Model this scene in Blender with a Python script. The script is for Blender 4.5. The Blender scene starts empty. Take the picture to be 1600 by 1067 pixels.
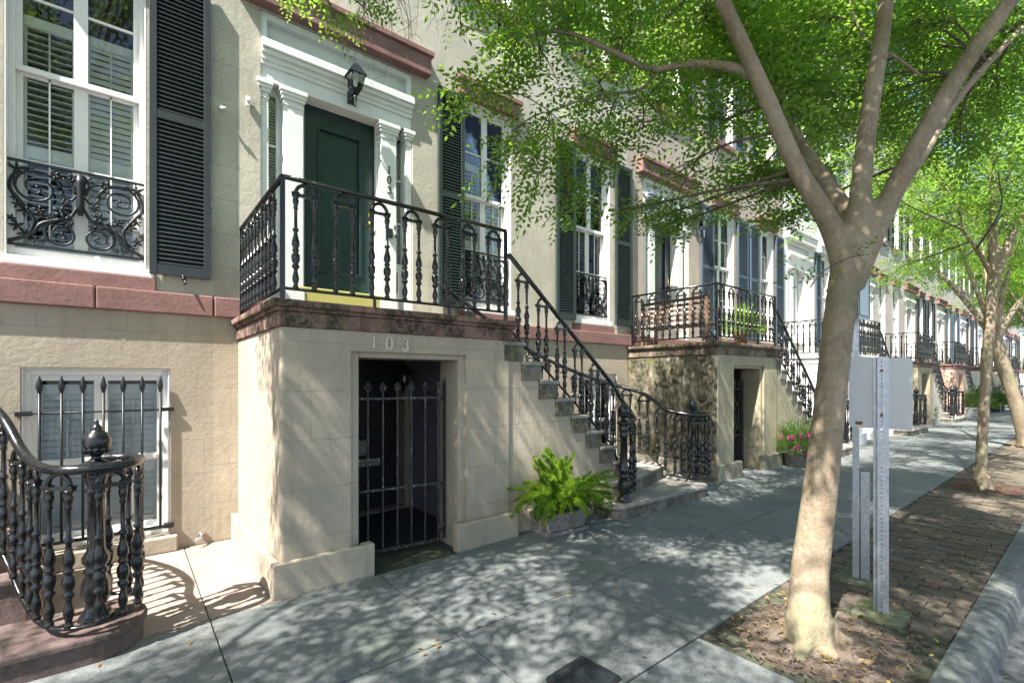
import bpy, math, random
import numpy as np
from mathutils import Vector, Matrix
R = math.radians
random.seed(7); rng = np.random.default_rng(11)
scn = bpy.context.scene
COL = scn.collection

# ------------------------------------------------------------------ camera, sky, sun, exposure
AZ = math.atan2(750.1, 930.0)                 # camera heading, clockwise from +Y (facade normal)
cam_d = bpy.data.cameras.new('camera'); cam = bpy.data.objects.new('camera', cam_d); COL.objects.link(cam)
cam.location = (0, 0, 1.7); cam.rotation_euler = (R(90), 0, -AZ)
cam_d.sensor_width = 36; cam_d.lens = 750.1/1600*36; cam_d.shift_y = 58.5/1600
cam_d.clip_start = 0.05; cam_d.clip_end = 2000
scn.camera = cam
SUN = Vector((-0.72, -0.19, 1.0)).normalized()   # towards the sun
world = bpy.data.worlds.new('World'); scn.world = world; world.use_nodes = True
wn = world.node_tree; sky = wn.nodes.new('ShaderNodeTexSky'); sky.sky_type = 'NISHITA'; sky.sun_disc = False
sky.sun_elevation = math.asin(SUN.z); sky.sun_rotation = math.atan2(SUN.x, SUN.y)
sky.air_density = 1.0; sky.dust_density = 1.2; sky.ozone_density = 1.0
wn.links.new(sky.outputs[0], wn.nodes['Background'].inputs[0]); wn.nodes['Background'].inputs[1].default_value = 0.078
sl = bpy.data.lights.new('sun', 'SUN'); sl.energy = 5.0; sl.angle = R(0.5); sl.color = (1.0, 0.955, 0.89)
so = bpy.data.objects.new('sun', sl); COL.objects.link(so); so.location = (-20, -5, 30)
so.rotation_euler = SUN.to_track_quat('Z', 'Y').to_euler()
scn.view_settings.view_transform = 'Standard'; scn.view_settings.look = 'None'
scn.view_settings.exposure = 1.84; scn.view_settings.gamma = 1.0; scn.view_settings.use_curve_mapping = False
scn.cycles.use_denoising = True; scn.cycles.denoising_prefilter = 'FAST'
scn.cycles.use_adaptive_sampling = True; scn.cycles.adaptive_threshold = .025
scn.cycles.max_bounces = 5; scn.cycles.diffuse_bounces = 2; scn.cycles.glossy_bounces = 2; scn.cycles.transparent_max_bounces = 10
scn.cycles.sample_clamp_indirect = 6.0
CS, CC = math.sin(AZ), math.cos(AZ)
def at(px, py, d):          # a point of the photograph (1600 px wide) at depth d metres -> world
    r = (px-800)/750.1*d; return Vector((d*CS+r*CC, d*CC-r*CS, 1.7-(py-592)/750.1*d))

# ------------------------------------------------------------------ materials
MATS = {}
class NT:
    def __init__(s, name):
        m = bpy.data.materials.new(name); m.use_nodes = True; s.m = m; s.t = m.node_tree
        s.b = s.t.nodes['Principled BSDF']; s.out = s.t.nodes['Material Output']; MATS[name] = m
        s.pos = s.n('ShaderNodeNewGeometry').outputs['Position']
    def n(s, typ, **kw):
        k = s.t.nodes.new(typ)
        for a, v in kw.items(): setattr(k, a, v)
        return k
    def l(s, a, b): s.t.links.new(a, b)
    def noise(s, scale, detail=4, rough=.55, vec=None, stretch=None):
        k = s.n('ShaderNodeTexNoise'); k.inputs['Scale'].default_value = scale
        k.inputs['Detail'].default_value = detail; k.inputs['Roughness'].default_value = rough
        v = vec or s.pos
        if stretch:
            mp = s.n('ShaderNodeMapping'); mp.inputs['Scale'].default_value = stretch; s.l(v, mp.inputs[0]); v = mp.outputs[0]
        s.l(v, k.inputs['Vector']); return k.outputs['Fac']
    def ramp(s, fac, stops):
        k = s.n('ShaderNodeValToRGB'); e = k.color_ramp.elements
        while len(e) < len(stops): e.new(0.5)
        for i, (p, c) in enumerate(stops):
            e[i].position = p; e[i].color = (c, c, c, 1) if not hasattr(c, '__len__') else (*c, 1)
        s.l(fac, k.inputs[0]); return k.outputs[0]
    def mix(s, fac, a, b, mode='MIX'):
        k = s.n('ShaderNodeMix', data_type='RGBA', blend_type=mode)
        for v, i in ((fac, 0), (a, 6), (b, 7)):
            if hasattr(v, 'default_value') or hasattr(v, 'is_linked'): s.l(v, k.inputs[i])
            elif i == 0: k.inputs[0].default_value = v
            else: k.inputs[i].default_value = (*v, 1)
        return k.outputs[2]
    def math(s, op, a, b=None):
        k = s.n('ShaderNodeMath', operation=op)
        for i, v in ((0, a), (1, b)):
            if v is None: continue
            if hasattr(v, 'is_linked'): s.l(v, k.inputs[i])
            else: k.inputs[i].default_value = v
        return k.outputs[0]
    def bump(s, h, strength=.3, dist=.01, prev=None):
        k = s.n('ShaderNodeBump'); k.inputs['Strength'].default_value = strength; k.inputs['Distance'].default_value = dist
        s.l(h, k.inputs['Height'])
        if prev: s.l(prev, k.inputs['Normal'])
        return k.outputs[0]
    def sep(s):
        k = s.n('ShaderNodeSeparateXYZ'); s.l(s.pos, k.inputs[0]); return k.outputs
    def fin(s, col=None, rough=.7, normal=None, metal=0, spec=.5):
        if col is not None:
            if hasattr(col, 'is_linked'): s.l(col, s.b.inputs['Base Color'])
            else: s.b.inputs['Base Color'].default_value = (*col, 1)
        if hasattr(rough, 'is_linked'): s.l(rough, s.b.inputs['Roughness'])
        else: s.b.inputs['Roughness'].default_value = rough
        s.b.inputs['Metallic'].default_value = metal; s.b.inputs['Specular IOR Level'].default_value = spec
        if normal: s.l(normal, s.b.inputs['Normal'])
        return s.m

def stucco(name, col, score=True, grime=.25, stain=None, stain_amt=0, bw=.62, rh=.36, brush=.25, rough_n=1.0):
    t = NT(name); x, y, z = t.sep()
    big = t.noise(.9, 5, .6); mid = t.noise(6, 4, .6)
    c = t.mix(t.ramp(big, [(.3, 0), (.75, 1)]), tuple(v*(1-grime) for v in col), tuple(min(1, v*1.06) for v in col))
    c = t.mix(t.math('MULTIPLY', mid, .22), c, tuple(v*.62 for v in col))
    streak = t.noise(2.2, 5, .65, stretch=(3.2, 3.2, .35))
    c = t.mix(t.math('MULTIPLY', t.ramp(streak, [(.5, 0), (.75, 1)]), .5), c, (col[0]*.5, col[1]*.5, col[2]*.45))
    if stain:
        sm = t.noise(1.6, 7, .68, stretch=(2.4, 2.4, .5)); s2 = t.noise(14, 4, .7)
        f = t.math('MULTIPLY', t.ramp(sm, [(.34, 0), (.50, 1)]), t.ramp(s2, [(.3, .45), (.62, 1)]))
        c = t.mix(t.math('MULTIPLY', f, stain_amt), c, stain)
        gm = t.noise(3.1, 5, .6); c = t.mix(t.math('MULTIPLY', t.ramp(gm, [(.58, 0), (.7, 1)]), .5*stain_amt), c, (.16, .18, .04))
    dc = t.n('ShaderNodeVectorMath', operation='ADD'); dn = t.n('ShaderNodeTexNoise'); dn.inputs['Scale'].default_value = 3; dn.inputs['Detail'].default_value = 5; t.l(t.pos, dn.inputs['Vector']); t.l(t.pos, dc.inputs[0]); t.l(dn.outputs['Color'], dc.inputs[1])
    vc = t.n('ShaderNodeTexVoronoi', feature='DISTANCE_TO_EDGE'); vc.inputs['Scale'].default_value = .8; t.l(dc.outputs[0], vc.inputs['Vector'])
    crk = t.math('MULTIPLY', t.ramp(vc.outputs['Distance'], [(.001, 1), (.0045, 0)]), t.ramp(t.noise(1.3, 3), [(.52, 0), (.6, 1)])); c = t.mix(t.math('MULTIPLY', crk, .5), c, tuple(v*.35 for v in col))
    pt = t.noise(1.9, 6, .7); c = t.mix(t.math('MULTIPLY', t.ramp(pt, [(.52, 0), (.60, 1)]), .34), c, tuple(v*.7 for v in col))
    fine = t.noise(95, 3, .6); wav = t.noise(22, 4, .6)
    nrm = t.bump(fine, .35*rough_n, .004); nrm = t.bump(wav, brush*rough_n, .012, nrm); nrm = t.bump(big, .35, .03, nrm)
    if score:
        cb = t.n('ShaderNodeCombineXYZ'); t.l(t.math('ADD', x, y), cb.inputs[0]); t.l(z, cb.inputs[1])
        wob = t.n('ShaderNodeVectorMath', operation='ADD'); w2 = t.n('ShaderNodeCombineXYZ')
        t.l(t.math('MULTIPLY', t.math('SUBTRACT', mid, .5), .014), w2.inputs[1]); t.l(cb.outputs[0], wob.inputs[0]); t.l(w2.outputs[0], wob.inputs[1])
        br = t.n('ShaderNodeTexBrick'); br.inputs['Scale'].default_value = 1; br.inputs['Mortar Size'].default_value = .0035
        br.inputs['Mortar Smooth'].default_value = .3; br.inputs['Brick Width'].default_value = bw; br.inputs['Row Height'].default_value = rh
        t.l(wob.outputs[0], br.inputs['Vector'])
        fac = t.math('MULTIPLY', br.outputs['Fac'], t.ramp(big, [(.35, .25), (.6, 1)]))
        inv = t.math('SUBTRACT', 1.0, fac); nrm = t.bump(inv, .7, .006, nrm)
        c = t.mix(t.math('MULTIPLY', fac, .4), c, tuple(v*.5 for v in col))
    return t.fin(c, .88, nrm, spec=.2)
def paint(name, col, rough=.5, wear=.1, bump=.1, dirt=None, nscale=5):
    t = NT(name); nz = t.noise(nscale, 5, .6)
    d = dirt or tuple(v*.55 for v in col)
    c = t.mix(t.math('MULTIPLY', t.ramp(nz, [(.45, 0), (.75, 1)]), wear*2), col, d)
    return t.fin(c, rough, t.bump(t.noise(60, 3), bump, .003))
def stone(name, col, moss=0, dark=0, rough=.85, bump=.4):
    t = NT(name); a = t.noise(3, 5, .62); b = t.noise(28, 4, .65); f = t.noise(130, 2, .6)
    c = t.mix(t.ramp(a, [(.3, 0), (.7, 1)]), tuple(v*.66 for v in col), tuple(v*1.1 for v in col))
    c = t.mix(t.math('MULTIPLY', t.ramp(b, [(.5, 0), (.75, 1)]), .4), c, tuple(v*.4 for v in col))
    if dark:
        dm = t.noise(4.2, 7, .7, stretch=(1, 1, .6)); dd = t.noise(26, 3, .7)
        f1 = t.math('MULTIPLY', t.ramp(dm, [(.42, 0), (.53, 1)]), t.ramp(dd, [(.34, .3), (.55, 1)]))
        c = t.mix(t.math('MULTIPLY', f1, dark), c, (.035, .035, .022))
    if moss:
        mm = t.noise(5.5, 6, .65); c = t.mix(t.math('MULTIPLY', t.ramp(mm, [(.5, 0), (.68, 1)]), moss), c, (.11, .125, .03))
    n = t.bump(b, bump, .012); n = t.bump(f, bump*.7, .004, n)
    return t.fin(c, rough, n, spec=.25)

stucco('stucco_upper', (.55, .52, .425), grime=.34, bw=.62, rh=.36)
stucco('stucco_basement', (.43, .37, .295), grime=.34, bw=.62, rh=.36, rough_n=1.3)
stucco('stucco_stoop', (.48, .41, .315), bw=.75, rh=.40, brush=.3, grime=.32)
stucco('stucco_upper_grey', (.47, .40, .335), score=False, grime=.3)
stucco('stucco_stoop_stained', (.50, .44, .30), bw=.75, rh=.40, stain=(.05, .05, .028), stain_amt=.35, grime=.4)
stucco('stucco_stoop_algae', (.46, .40, .29), bw=.75, rh=.40, stain=(.022, .023, .012), stain_amt=1.0, grime=.45)
stucco('stucco_white', (.76, .75, .72), score=False, grime=.12)
stucco('stucco_grey', (.52, .48, .44), score=False, grime=.3)
stucco('stucco_peach', (.66, .45, .34), score=False, grime=.12)
stucco('stucco_cream', (.58, .54, .44), score=False, grime=.2)
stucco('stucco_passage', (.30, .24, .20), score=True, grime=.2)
stone('brownstone', (.25, .14, .125), bump=.3)
stone('brownstone_weathered', (.29, .17, .15), moss=.45, dark=.95, bump=.4)
stone('brownstone_mossy', (.27, .19, .16), moss=.75, dark=.95, bump=.5)
stone('step_stone', (.24, .215, .18), moss=.45, dark=.75)
stone('step_brown', (.17, .12, .11), dark=.5)
stone('step_top', (.33, .31, .28), moss=.25, dark=.25)
stone('plinth_rough', (.42, .38, .29), moss=.7, dark=.5, bump=.9)
stone('planter_stone', (.33, .30, .27), dark=.5, moss=.2)
stone('kerb_concrete', (.165, .18, .172), moss=.15, dark=.12, bump=.5)
stone('footing', (.15, .165, .11), moss=.9, dark=.4)
t = NT('paving')
oi = t.n('ShaderNodeObjectInfo').outputs['Random']
a = t.noise(2.2, 6, .65); b = t.noise(150, 2, .6); b2 = t.noise(45, 3, .6)
c = t.mix(t.ramp(a, [(.3, 0), (.7, 1)]), (.10, .122, .127), (.17, .186, .184))
c = t.mix(t.math('MULTIPLY', oi, .5), c, (.155, .16, .158))
c = t.mix(t.math('MULTIPLY', t.ramp(b, [(.45, 0), (.7, 1)]), .45), c, (.40, .37, .345))
c = t.mix(t.math('MULTIPLY', t.ramp(b2, [(.52, 0), (.7, 1)]), .5), c, (.065, .08, .08))
vg = t.n('ShaderNodeTexVoronoi'); vg.inputs['Scale'].default_value = 5.5; t.l(t.pos, vg.inputs['Vector'])
c = t.mix(t.math('MULTIPLY', t.ramp(vg.outputs['Distance'], [(.05, 1), (.075, 0)]), .55), c, (.07, .075, .075))
st = t.noise(.8, 7, .72); c = t.mix(t.math('MULTIPLY', t.ramp(st, [(.54, 0), (.60, 1)]), .35), c, (.10, .11, .10))
dc = t.n('ShaderNodeVectorMath', operation='ADD'); dn = t.n('ShaderNodeTexNoise'); dn.inputs['Scale'].default_value = 2.5; dn.inputs['Detail'].default_value = 4; t.l(t.pos, dn.inputs['Vector']); t.l(t.pos, dc.inputs[0]); t.l(dn.outputs['Color'], dc.inputs[1])
vc = t.n('ShaderNodeTexVoronoi', feature='DISTANCE_TO_EDGE'); vc.inputs['Scale'].default_value = .55; t.l(dc.outputs[0], vc.inputs['Vector'])
crk = t.math('MULTIPLY', t.ramp(vc.outputs['Distance'], [(.002, 1), (.006, 0)]), t.ramp(t.noise(.7, 3), [(.5, 0), (.58, 1)])); c = t.mix(t.math('MULTIPLY', crk, .8), c, (.04, .045, .035))
mg = t.noise(1.1, 5, .6); c = t.mix(t.math('MULTIPLY', t.ramp(mg, [(.52, 0), (.72, 1)]), .4), c, (.11, .15, .095))
t.fin(c, .85, t.bump(b2, .3, .006, t.bump(b, .5, .003)), spec=.3)
t = NT('paving_warm'); a = t.noise(2.5, 6, .65); b = t.noise(60, 3, .6)
c = t.mix(t.ramp(a, [(.35, 0), (.65, 1)]), (.24, .195, .165), (.33, .28, .24)); c = t.mix(t.math('MULTIPLY', b, .3), c, (.25, .2, .17))
t.fin(c, .85, t.bump(b, .3, .005), spec=.3)
t = NT('brick'); oi = t.n('ShaderNodeObjectInfo').outputs['Random']
a = t.noise(5, 5, .6); b = t.noise(70, 3, .6)
c = t.mix(oi, (.115, .09, .072), (.18, .142, .112)); c = t.mix(t.math('MULTIPLY', t.ramp(a, [(.42, 0), (.62, 1)]), .6), c, (.09, .095, .055))
c = t.mix(t.math('MULTIPLY', b, .4), c, (.08, .07, .06)); t.fin(c, .9, t.bump(b, .6, .008), spec=.2)
t = NT('soil'); a = t.noise(6, 6, .7); b = t.noise(50, 4, .7)
c = t.mix(t.ramp(a, [(.35, 0), (.65, 1)]), (.10, .075, .055), (.27, .215, .175)); c = t.mix(t.math('MULTIPLY', t.ramp(b, [(.4, 0), (.65, 1)]), .6), c, (.05, .035, .028))
t.fin(c, .95, t.bump(b, .9, .02), spec=.1)
t = NT('mulch'); a = t.noise(30, 5, .7, stretch=(1, 3, 1)); c = t.ramp(a, [(.35, (.05, .03, .022)), (.65, (.2, .12, .09))]); t.fin(c, .95, t.bump(a, 1, .03), spec=.1)
t = NT('joint_dirt'); a = t.noise(20, 4); c = t.ramp(a, [(.3, (.03, .03, .022)), (.7, (.075, .08, .045))]); t.fin(c, .95)
t = NT('asphalt'); a = t.noise(3, 5, .6); b = t.noise(120, 2, .6)
c = t.mix(t.ramp(a, [(.3, 0), (.7, 1)]), (.085, .09, .095), (.13, .135, .14)); c = t.mix(t.math('MULTIPLY', t.ramp(b, [(.5, 0), (.7, 1)]), .4), c, (.22, .22, .22))
t.fin(c, .85, t.bump(b, .6, .006), spec=.3)
# cast iron: glossy lumpy black paint
t = NT('iron'); a = t.noise(120, 2, .5); b = t.noise(30, 3, .6)
c = t.mix(t.math('MULTIPLY', t.ramp(b, [(.5, 0), (.75, 1)]), .4), (.008, .009, .010), (.03, .03, .03))
t.fin(c, t.ramp(b, [(.3, .14), (.7, .30)]), t.bump(a, .25, .0025), spec=.6)
t = NT('iron_flat'); a = t.noise(90, 3, .6); t.fin((.012, .015, .017), .42, t.bump(a, .3, .002), spec=.35)
t = NT('iron_gate'); a = t.noise(45, 4, .65)
c = t.mix(t.ramp(a, [(.56, 0), (.66, 1)]), (.018, .018, .018), (.3, .3, .29)); t.fin(c, .5, t.bump(a, .4, .002))
paint('white_paint', (.78, .77, .74), .5, .08)
paint('white_cool', (.72, .75, .72), .5, .1)
paint('white_old', (.70, .71, .66), .55, .2, dirt=(.42, .44, .36))
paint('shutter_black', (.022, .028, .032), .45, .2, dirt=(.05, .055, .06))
paint('shutter_green', (.02, .033, .03), .45, .2, dirt=(.045, .06, .055))
paint('shutter_blue', (.06, .085, .115), .5, .2)
paint('door_green', (.012, .032, .033), .28, .1)
paint('door_grey', (.035, .045, .05), .3, .1)
paint('door_white', (.66, .68, .68), .4, .05)
paint('door_blue', (.12, .15, .30), .4, .05)
paint('yellow_paint', (.42, .40, .13), .6, .3, dirt=(.35, .36, .1))
paint('blind_white', (.86, .85, .83), .45, .05)
paint('numeral_paint', (.60, .53, .42), .6, .1)
paint('wood_bench', (.16, .095, .06), .6, .3)
paint('terracotta', (.42, .17, .08), .8, .3)
paint('black_plastic', (.02, .021, .024), .4, .1)
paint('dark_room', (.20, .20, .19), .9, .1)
paint('brass', (.45, .32, .10), .3, .1); MATS['brass'].node_tree.nodes['Principled BSDF'].inputs['Metallic'].default_value = .9
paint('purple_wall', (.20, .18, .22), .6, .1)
paint('sign_back', (.40, .415, .42), .38, .12, dirt=(.45, .46, .45)); MATS['sign_back'].node_tree.nodes['Principled BSDF'].inputs['Metallic'].default_value = .25
t = NT('galvanised'); a = t.noise(40, 4, .7); c = t.ramp(a, [(.3, (.30, .33, .36)), (.7, (.5, .53, .56))]); t.fin(c, .42, t.bump(a, .1, .002), metal=.75)
paint('rust', (.16, .075, .04), .8, .4)
paint('sign_green', (.02, .25, .14), .5, .1)
paint('lantern_glass', (.5, .52, .5), .15, .1)
paint('chrome', (.6, .6, .58), .25, .1); MATS['chrome'].node_tree.nodes['Principled BSDF'].inputs['Metallic'].default_value = .9
# window glass
t = NT('glass'); t.t.nodes.remove(t.b)
fr = t.n('ShaderNodeFresnel'); fr.inputs[0].default_value = 1.5
tr = t.n('ShaderNodeBsdfTransparent'); tr.inputs[0].default_value = (.95, .97, .96, 1)
gl = t.n('ShaderNodeBsdfGlossy'); gl.inputs['Roughness'].default_value = .012
wv = t.noise(1.7, 2, .5); t.l(t.bump(wv, .06, .05), gl.inputs['Normal'])
mx = t.n('ShaderNodeMixShader'); t.l(fr.outputs[0], mx.inputs[0]); t.l(tr.outputs[0], mx.inputs[1]); t.l(gl.outputs[0], mx.inputs[2]); t.l(mx.outputs[0], t.out.inputs[0])
# bark: mottled, flaking
t = NT('bark'); a = t.noise(5, 5, .65, stretch=(1, 1, .5)); b = t.noise(34, 4, .65, stretch=(1, 1, .7)); g = t.noise(2.6, 4, .6)
dst = t.n('ShaderNodeVectorMath', operation='ADD'); nv = t.n('ShaderNodeTexNoise'); nv.inputs['Scale'].default_value = 14; nv.inputs['Detail'].default_value = 3; t.l(t.pos, nv.inputs['Vector'])
sc = t.n('ShaderNodeVectorMath', operation='SCALE'); sc.inputs['Scale'].default_value = .09; t.l(nv.outputs['Color'], sc.inputs[0]); t.l(t.pos, dst.inputs[0]); t.l(sc.outputs[0], dst.inputs[1])
mp = t.n('ShaderNodeMapping'); mp.inputs['Scale'].default_value = (1, 1, .75); t.l(dst.outputs[0], mp.inputs[0])
vo = t.n('ShaderNodeTexVoronoi'); vo.inputs['Scale'].default_value = 38; t.l(mp.outputs[0], vo.inputs['Vector'])
ve = t.n('ShaderNodeTexVoronoi', feature='DISTANCE_TO_EDGE'); ve.inputs['Scale'].default_value = 38; t.l(mp.outputs[0], ve.inputs['Vector'])
sp_ = t.n('ShaderNodeSeparateColor'); t.l(vo.outputs['Color'], sp_.inputs[0])
c = t.mix(t.ramp(a, [(.34, 0), (.64, 1)]), (.175, .13, .088), (.31, .25, .175))
c = t.mix(t.math('MULTIPLY', t.ramp(sp_.outputs[0], [(.4, 0), (.95, 1)]), .35), c, (.31, .27, .20))
c = t.mix(t.math('MULTIPLY', t.ramp(sp_.outputs[1], [(.84, 0), (.95, 1)]), .38), c, (.25, .145, .08))
c = t.mix(t.math('MULTIPLY', t.ramp(g, [(.5, 0), (.66, 1)]), .6), c, (.17, .18, .10))
c = t.mix(t.math('MULTIPLY', t.ramp(t.noise(75, 3, .7), [(.58, 0), (.72, 1)]), .5), c, (.11, .085, .06))
c = t.mix(t.math('MULTIPLY', t.ramp(t.noise(30, 4, .7, stretch=(1, 1, 4.5)), [(.60, 0), (.70, 1)]), .3), c, (.15, .115, .08))
n = t.bump(t.ramp(ve.outputs['Distance'], [(0, 0), (.12, 1)]), .18, .003); n = t.bump(b, .8, .014, n); n = t.bump(t.noise(95, 3, .65), .7, .006, n)
t.fin(c, .9, n, spec=.2)
t = NT('bark_dark'); a = t.noise(20, 4, .6); t.fin(t.ramp(a, [(.3, (.05, .04, .03)), (.7, (.16, .125, .09))]), .9, t.bump(a, .4, .005))
def leafmat(name, c1, c2, tl, mixf=.45, warm=None, vary=None):
    t = NT(name); nz = t.noise(2.3, 3, .6); n2 = t.noise(37, 2, .5)
    c = t.mix(t.ramp(nz, [(.3, 0), (.7, 1)]), c1, c2); c = t.mix(t.math('MULTIPLY', n2, .5), c, tuple(v*.6 for v in c1))
    if warm: c = t.mix(t.ramp(n2, [(.5, 0), (.62, 1)]), c, warm)
    if vary: c = t.mix(t.ramp(t.n('ShaderNodeObjectInfo').outputs['Random'], [(.35, 0), (.9, 1)]), c, vary)
    t.fin(c, .42, spec=.4)
    tb = t.n('ShaderNodeBsdfTranslucent'); tb.inputs[0].default_value = (*tl, 1)
    m = t.n('ShaderNodeMixShader'); m.inputs[0].default_value = mixf; t.l(t.b.outputs[0], m.inputs[1]); t.l(tb.outputs[0], m.inputs[2]); t.l(m.outputs[0], t.out.inputs[0])
leafmat('leaf', (.055, .12, .02), (.10, .18, .03), (.33, .56, .06), .52)
leafmat('leaf_shrub', (.06, .12, .03), (.10, .17, .04), (.2, .34, .06), .35)
leafmat('leaf_fern', (.13, .25, .02), (.25, .38, .035), (.42, .62, .06), .4, vary=(.05, .12, .02))
leafmat('leaf_fallen', (.36, .22, .06), (.42, .30, .10), (.3, .2, .05), .2, warm=(.16, .09, .04))
leafmat('petal', (.50, .02, .18), (.6, .04, .25), (.5, .03, .2), .3)

# ------------------------------------------------------------------ mesh builder
class MB:
    def __init__(s): s.v = []; s.f = []; s.sm = []
    def add(s, vs, fs, smooth=False):
        o = len(s.v); s.v += [tuple(p) for p in vs]
        for f in fs: s.f.append(tuple(i+o for i in f)); s.sm.append(smooth)
        return s
    def box(s, x0, x1, y0, y1, z0, z1):
        return s.add([(x0,y0,z0),(x1,y0,z0),(x1,y1,z0),(x0,y1,z0),(x0,y0,z1),(x1,y0,z1),(x1,y1,z1),(x0,y1,z1)],
                     [(0,3,2,1),(4,5,6,7),(0,1,5,4),(1,2,6,5),(2,3,7,6),(3,0,4,7)])
    def obox(s, c, ux, uy, uz):
        c, ux, uy, uz = map(Vector, (c, ux, uy, uz)); vs = []
        for k in (-1, 1):
            for a, b in ((-1,-1),(1,-1),(1,1),(-1,1)): vs.append(c+ux*a+uy*b+uz*k)
        return s.add(vs, [(0,3,2,1),(4,5,6,7),(0,1,5,4),(1,2,6,5),(2,3,7,6),(3,0,4,7)])
    def prism(s, poly, z0, z1):        # plan polygon, counter-clockwise
        n = len(poly); vs = [(x,y,z0) for x,y in poly]+[(x,y,z1) for x,y in poly]
        return s.add(vs, [tuple(range(n-1,-1,-1)), tuple(range(n,2*n))]+[(i,(i+1)%n,n+(i+1)%n,n+i) for i in range(n)])
    def prism_xz(s, poly, y0, y1):     # elevation polygon
        n = len(poly); vs = [(x,y0,z) for x,z in poly]+[(x,y1,z) for x,z in poly]
        return s.add(vs, [tuple(range(n)), tuple(range(2*n-1,n-1,-1))]+[(i,n+i,n+(i+1)%n,(i+1)%n) for i in range(n)])
    def lathe(s, prof, c=(0,0,0), n=10, smooth=True, flute=0, fl_n=8):
        vs = []
        for r, z in prof:
            for i in range(n):
                a = 2*math.pi*i/n; rr = r*(1+flute*math.cos(fl_n*a)) if flute else r
                vs.append((c[0]+rr*math.cos(a), c[1]+rr*math.sin(a), c[2]+z))
        fs = []
        for j in range(len(prof)-1):
            for i in range(n):
                k = (i+1) % n; fs.append((j*n+i, j*n+k, (j+1)*n+k, (j+1)*n+i))
        s.add(vs, fs, smooth)
        o = len(s.v)-len(vs); m = len(prof)-1
        s.f.append(tuple(o+i for i in range(n-1,-1,-1))); s.sm.append(False)
        s.f.append(tuple(o+m*n+i for i in range(n))); s.sm.append(False)
        return s
    def tube(s, pts, rad, n=8, flat=1.0, smooth=True, up=None):
        pts = [Vector(p) for p in pts]; m = len(pts)
        if not hasattr(rad, '__len__'): rad = [rad]*m
        vs = []; prev = None
        for i, p in enumerate(pts):
            d = (pts[min(i+1,m-1)]-pts[max(i-1,0)])
            d = d.normalized() if d.length > 1e-9 else Vector((0,0,1))
            if up is not None:
                a = d.cross(Vector(up)); a = a.normalized() if a.length > 1e-6 else Vector((1,0,0))
            elif prev is None:
                a = d.cross(Vector((0,0,1)) if abs(d.z) < .9 else Vector((1,0,0))).normalized()
            else:
                a = prev-d*prev.dot(d); a = a.normalized() if a.length > 1e-6 else d.orthogonal().normalized()
            prev = a; b = a.cross(d)
            for k in range(n):
                t = 2*math.pi*(k+.5)/n; vs.append(p+a*(math.cos(t)*rad[i])+b*(math.sin(t)*rad[i]*flat))
        fs = [(j*n+i, j*n+(i+1)%n, (j+1)*n+(i+1)%n, (j+1)*n+i) for j in range(m-1) for i in range(n)]
        s.add(vs, fs, smooth); o = len(s.v)-len(vs)
        s.f.append(tuple(o+i for i in range(n-1,-1,-1))); s.sm.append(False)
        s.f.append(tuple(o+(m-1)*n+i for i in range(n))); s.sm.append(False)
        return s
    def blob(s, c, r, n=6, m=4, sx=1, sy=1, sz=1):
        prof = [(math.sin(math.pi*i/m)*r+1e-4, -math.cos(math.pi*i/m)*r) for i in range(m+1)]
        o = len(s.v); s.lathe(prof, (0,0,0), n)
        for i in range(o, len(s.v)):
            x,y,z = s.v[i]; s.v[i] = (c[0]+x*sx, c[1]+y*sy, c[2]+z*sz)
        return s
    def mesh(s, name, off=(0,0,0)):
        me = bpy.data.meshes.new(name)
        me.from_pydata([(x-off[0],y-off[1],z-off[2]) for x,y,z in s.v], [], s.f)
        me.polygons.foreach_set('use_smooth', s.sm); me.update(); return me
    def build(s, name, mat, parent=None, bevel=0, seg=2, label=None):
        off = Vector((0,0,0)); p = parent
        while p is not None: off += p.location; p = p.parent
        return mk(name, s.mesh(name, off), mat, parent, bevel=bevel, seg=seg, label=label)
def mk(name, me, mat, parent=None, loc=(0,0,0), bevel=0, seg=2, label=None):
    o = bpy.data.objects.new(name, me); COL.objects.link(o)
    if mat and not me.materials: me.materials.append(MATS[mat])
    o.parent = parent; o.location = loc
    if bevel:
        b = o.modifiers.new('bevel', 'BEVEL'); b.width = bevel; b.segments = seg; b.limit_method = 'ANGLE'; b.angle_limit = R(40)
    if label: o['label'] = label
    return o
def thing(name, loc, label, cat, group=None):
    o = bpy.data.objects.new(name, None); COL.objects.link(o); o.location = loc; o.empty_display_size = .1
    return tag(o, label, cat, group)
def tag(o, label, cat, group=None, kind=None):
    if label: o['label'] = label
    if cat: o['category'] = cat
    if group: o['group'] = group
    if kind: o['kind'] = kind
    return o
def struct(o): o['kind'] = 'structure'; return o
def stuff(o): o['kind'] = 'stuff'; return o
def place(name, me, parent, loc, scale=None, rz=0, rot=None):        # a repeated piece that shares mesh data
    o = bpy.data.objects.new(name, me); COL.objects.link(o); o.parent = parent
    off = Vector((0,0,0)); p = parent
    while p is not None: off += p.location; p = p.parent
    o.location = Vector(loc)-off
    if scale: o.scale = scale
    o.rotation_euler = rot if rot else (0,0,rz)
    return o
def rnd_poly(poly, rad, seg=4):    # plan polygon with some corners rounded: rad[i] per corner
    out = []; n = len(poly)
    for i, p in enumerate(poly):
        r = rad.get(i, 0) if isinstance(rad, dict) else rad
        if not r: out.append(p); continue
        p = Vector(p); a = (Vector(poly[i-1])-p).normalized(); b = (Vector(poly[(i+1)%n])-p).normalized()
        p0, p1 = p+a*r, p+b*r
        for k in range(seg+1):
            t = k/seg; q = p0*(1-t)**2+p*2*t*(1-t)+p1*t*t; out.append((q.x, q.y))
    return out
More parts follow.
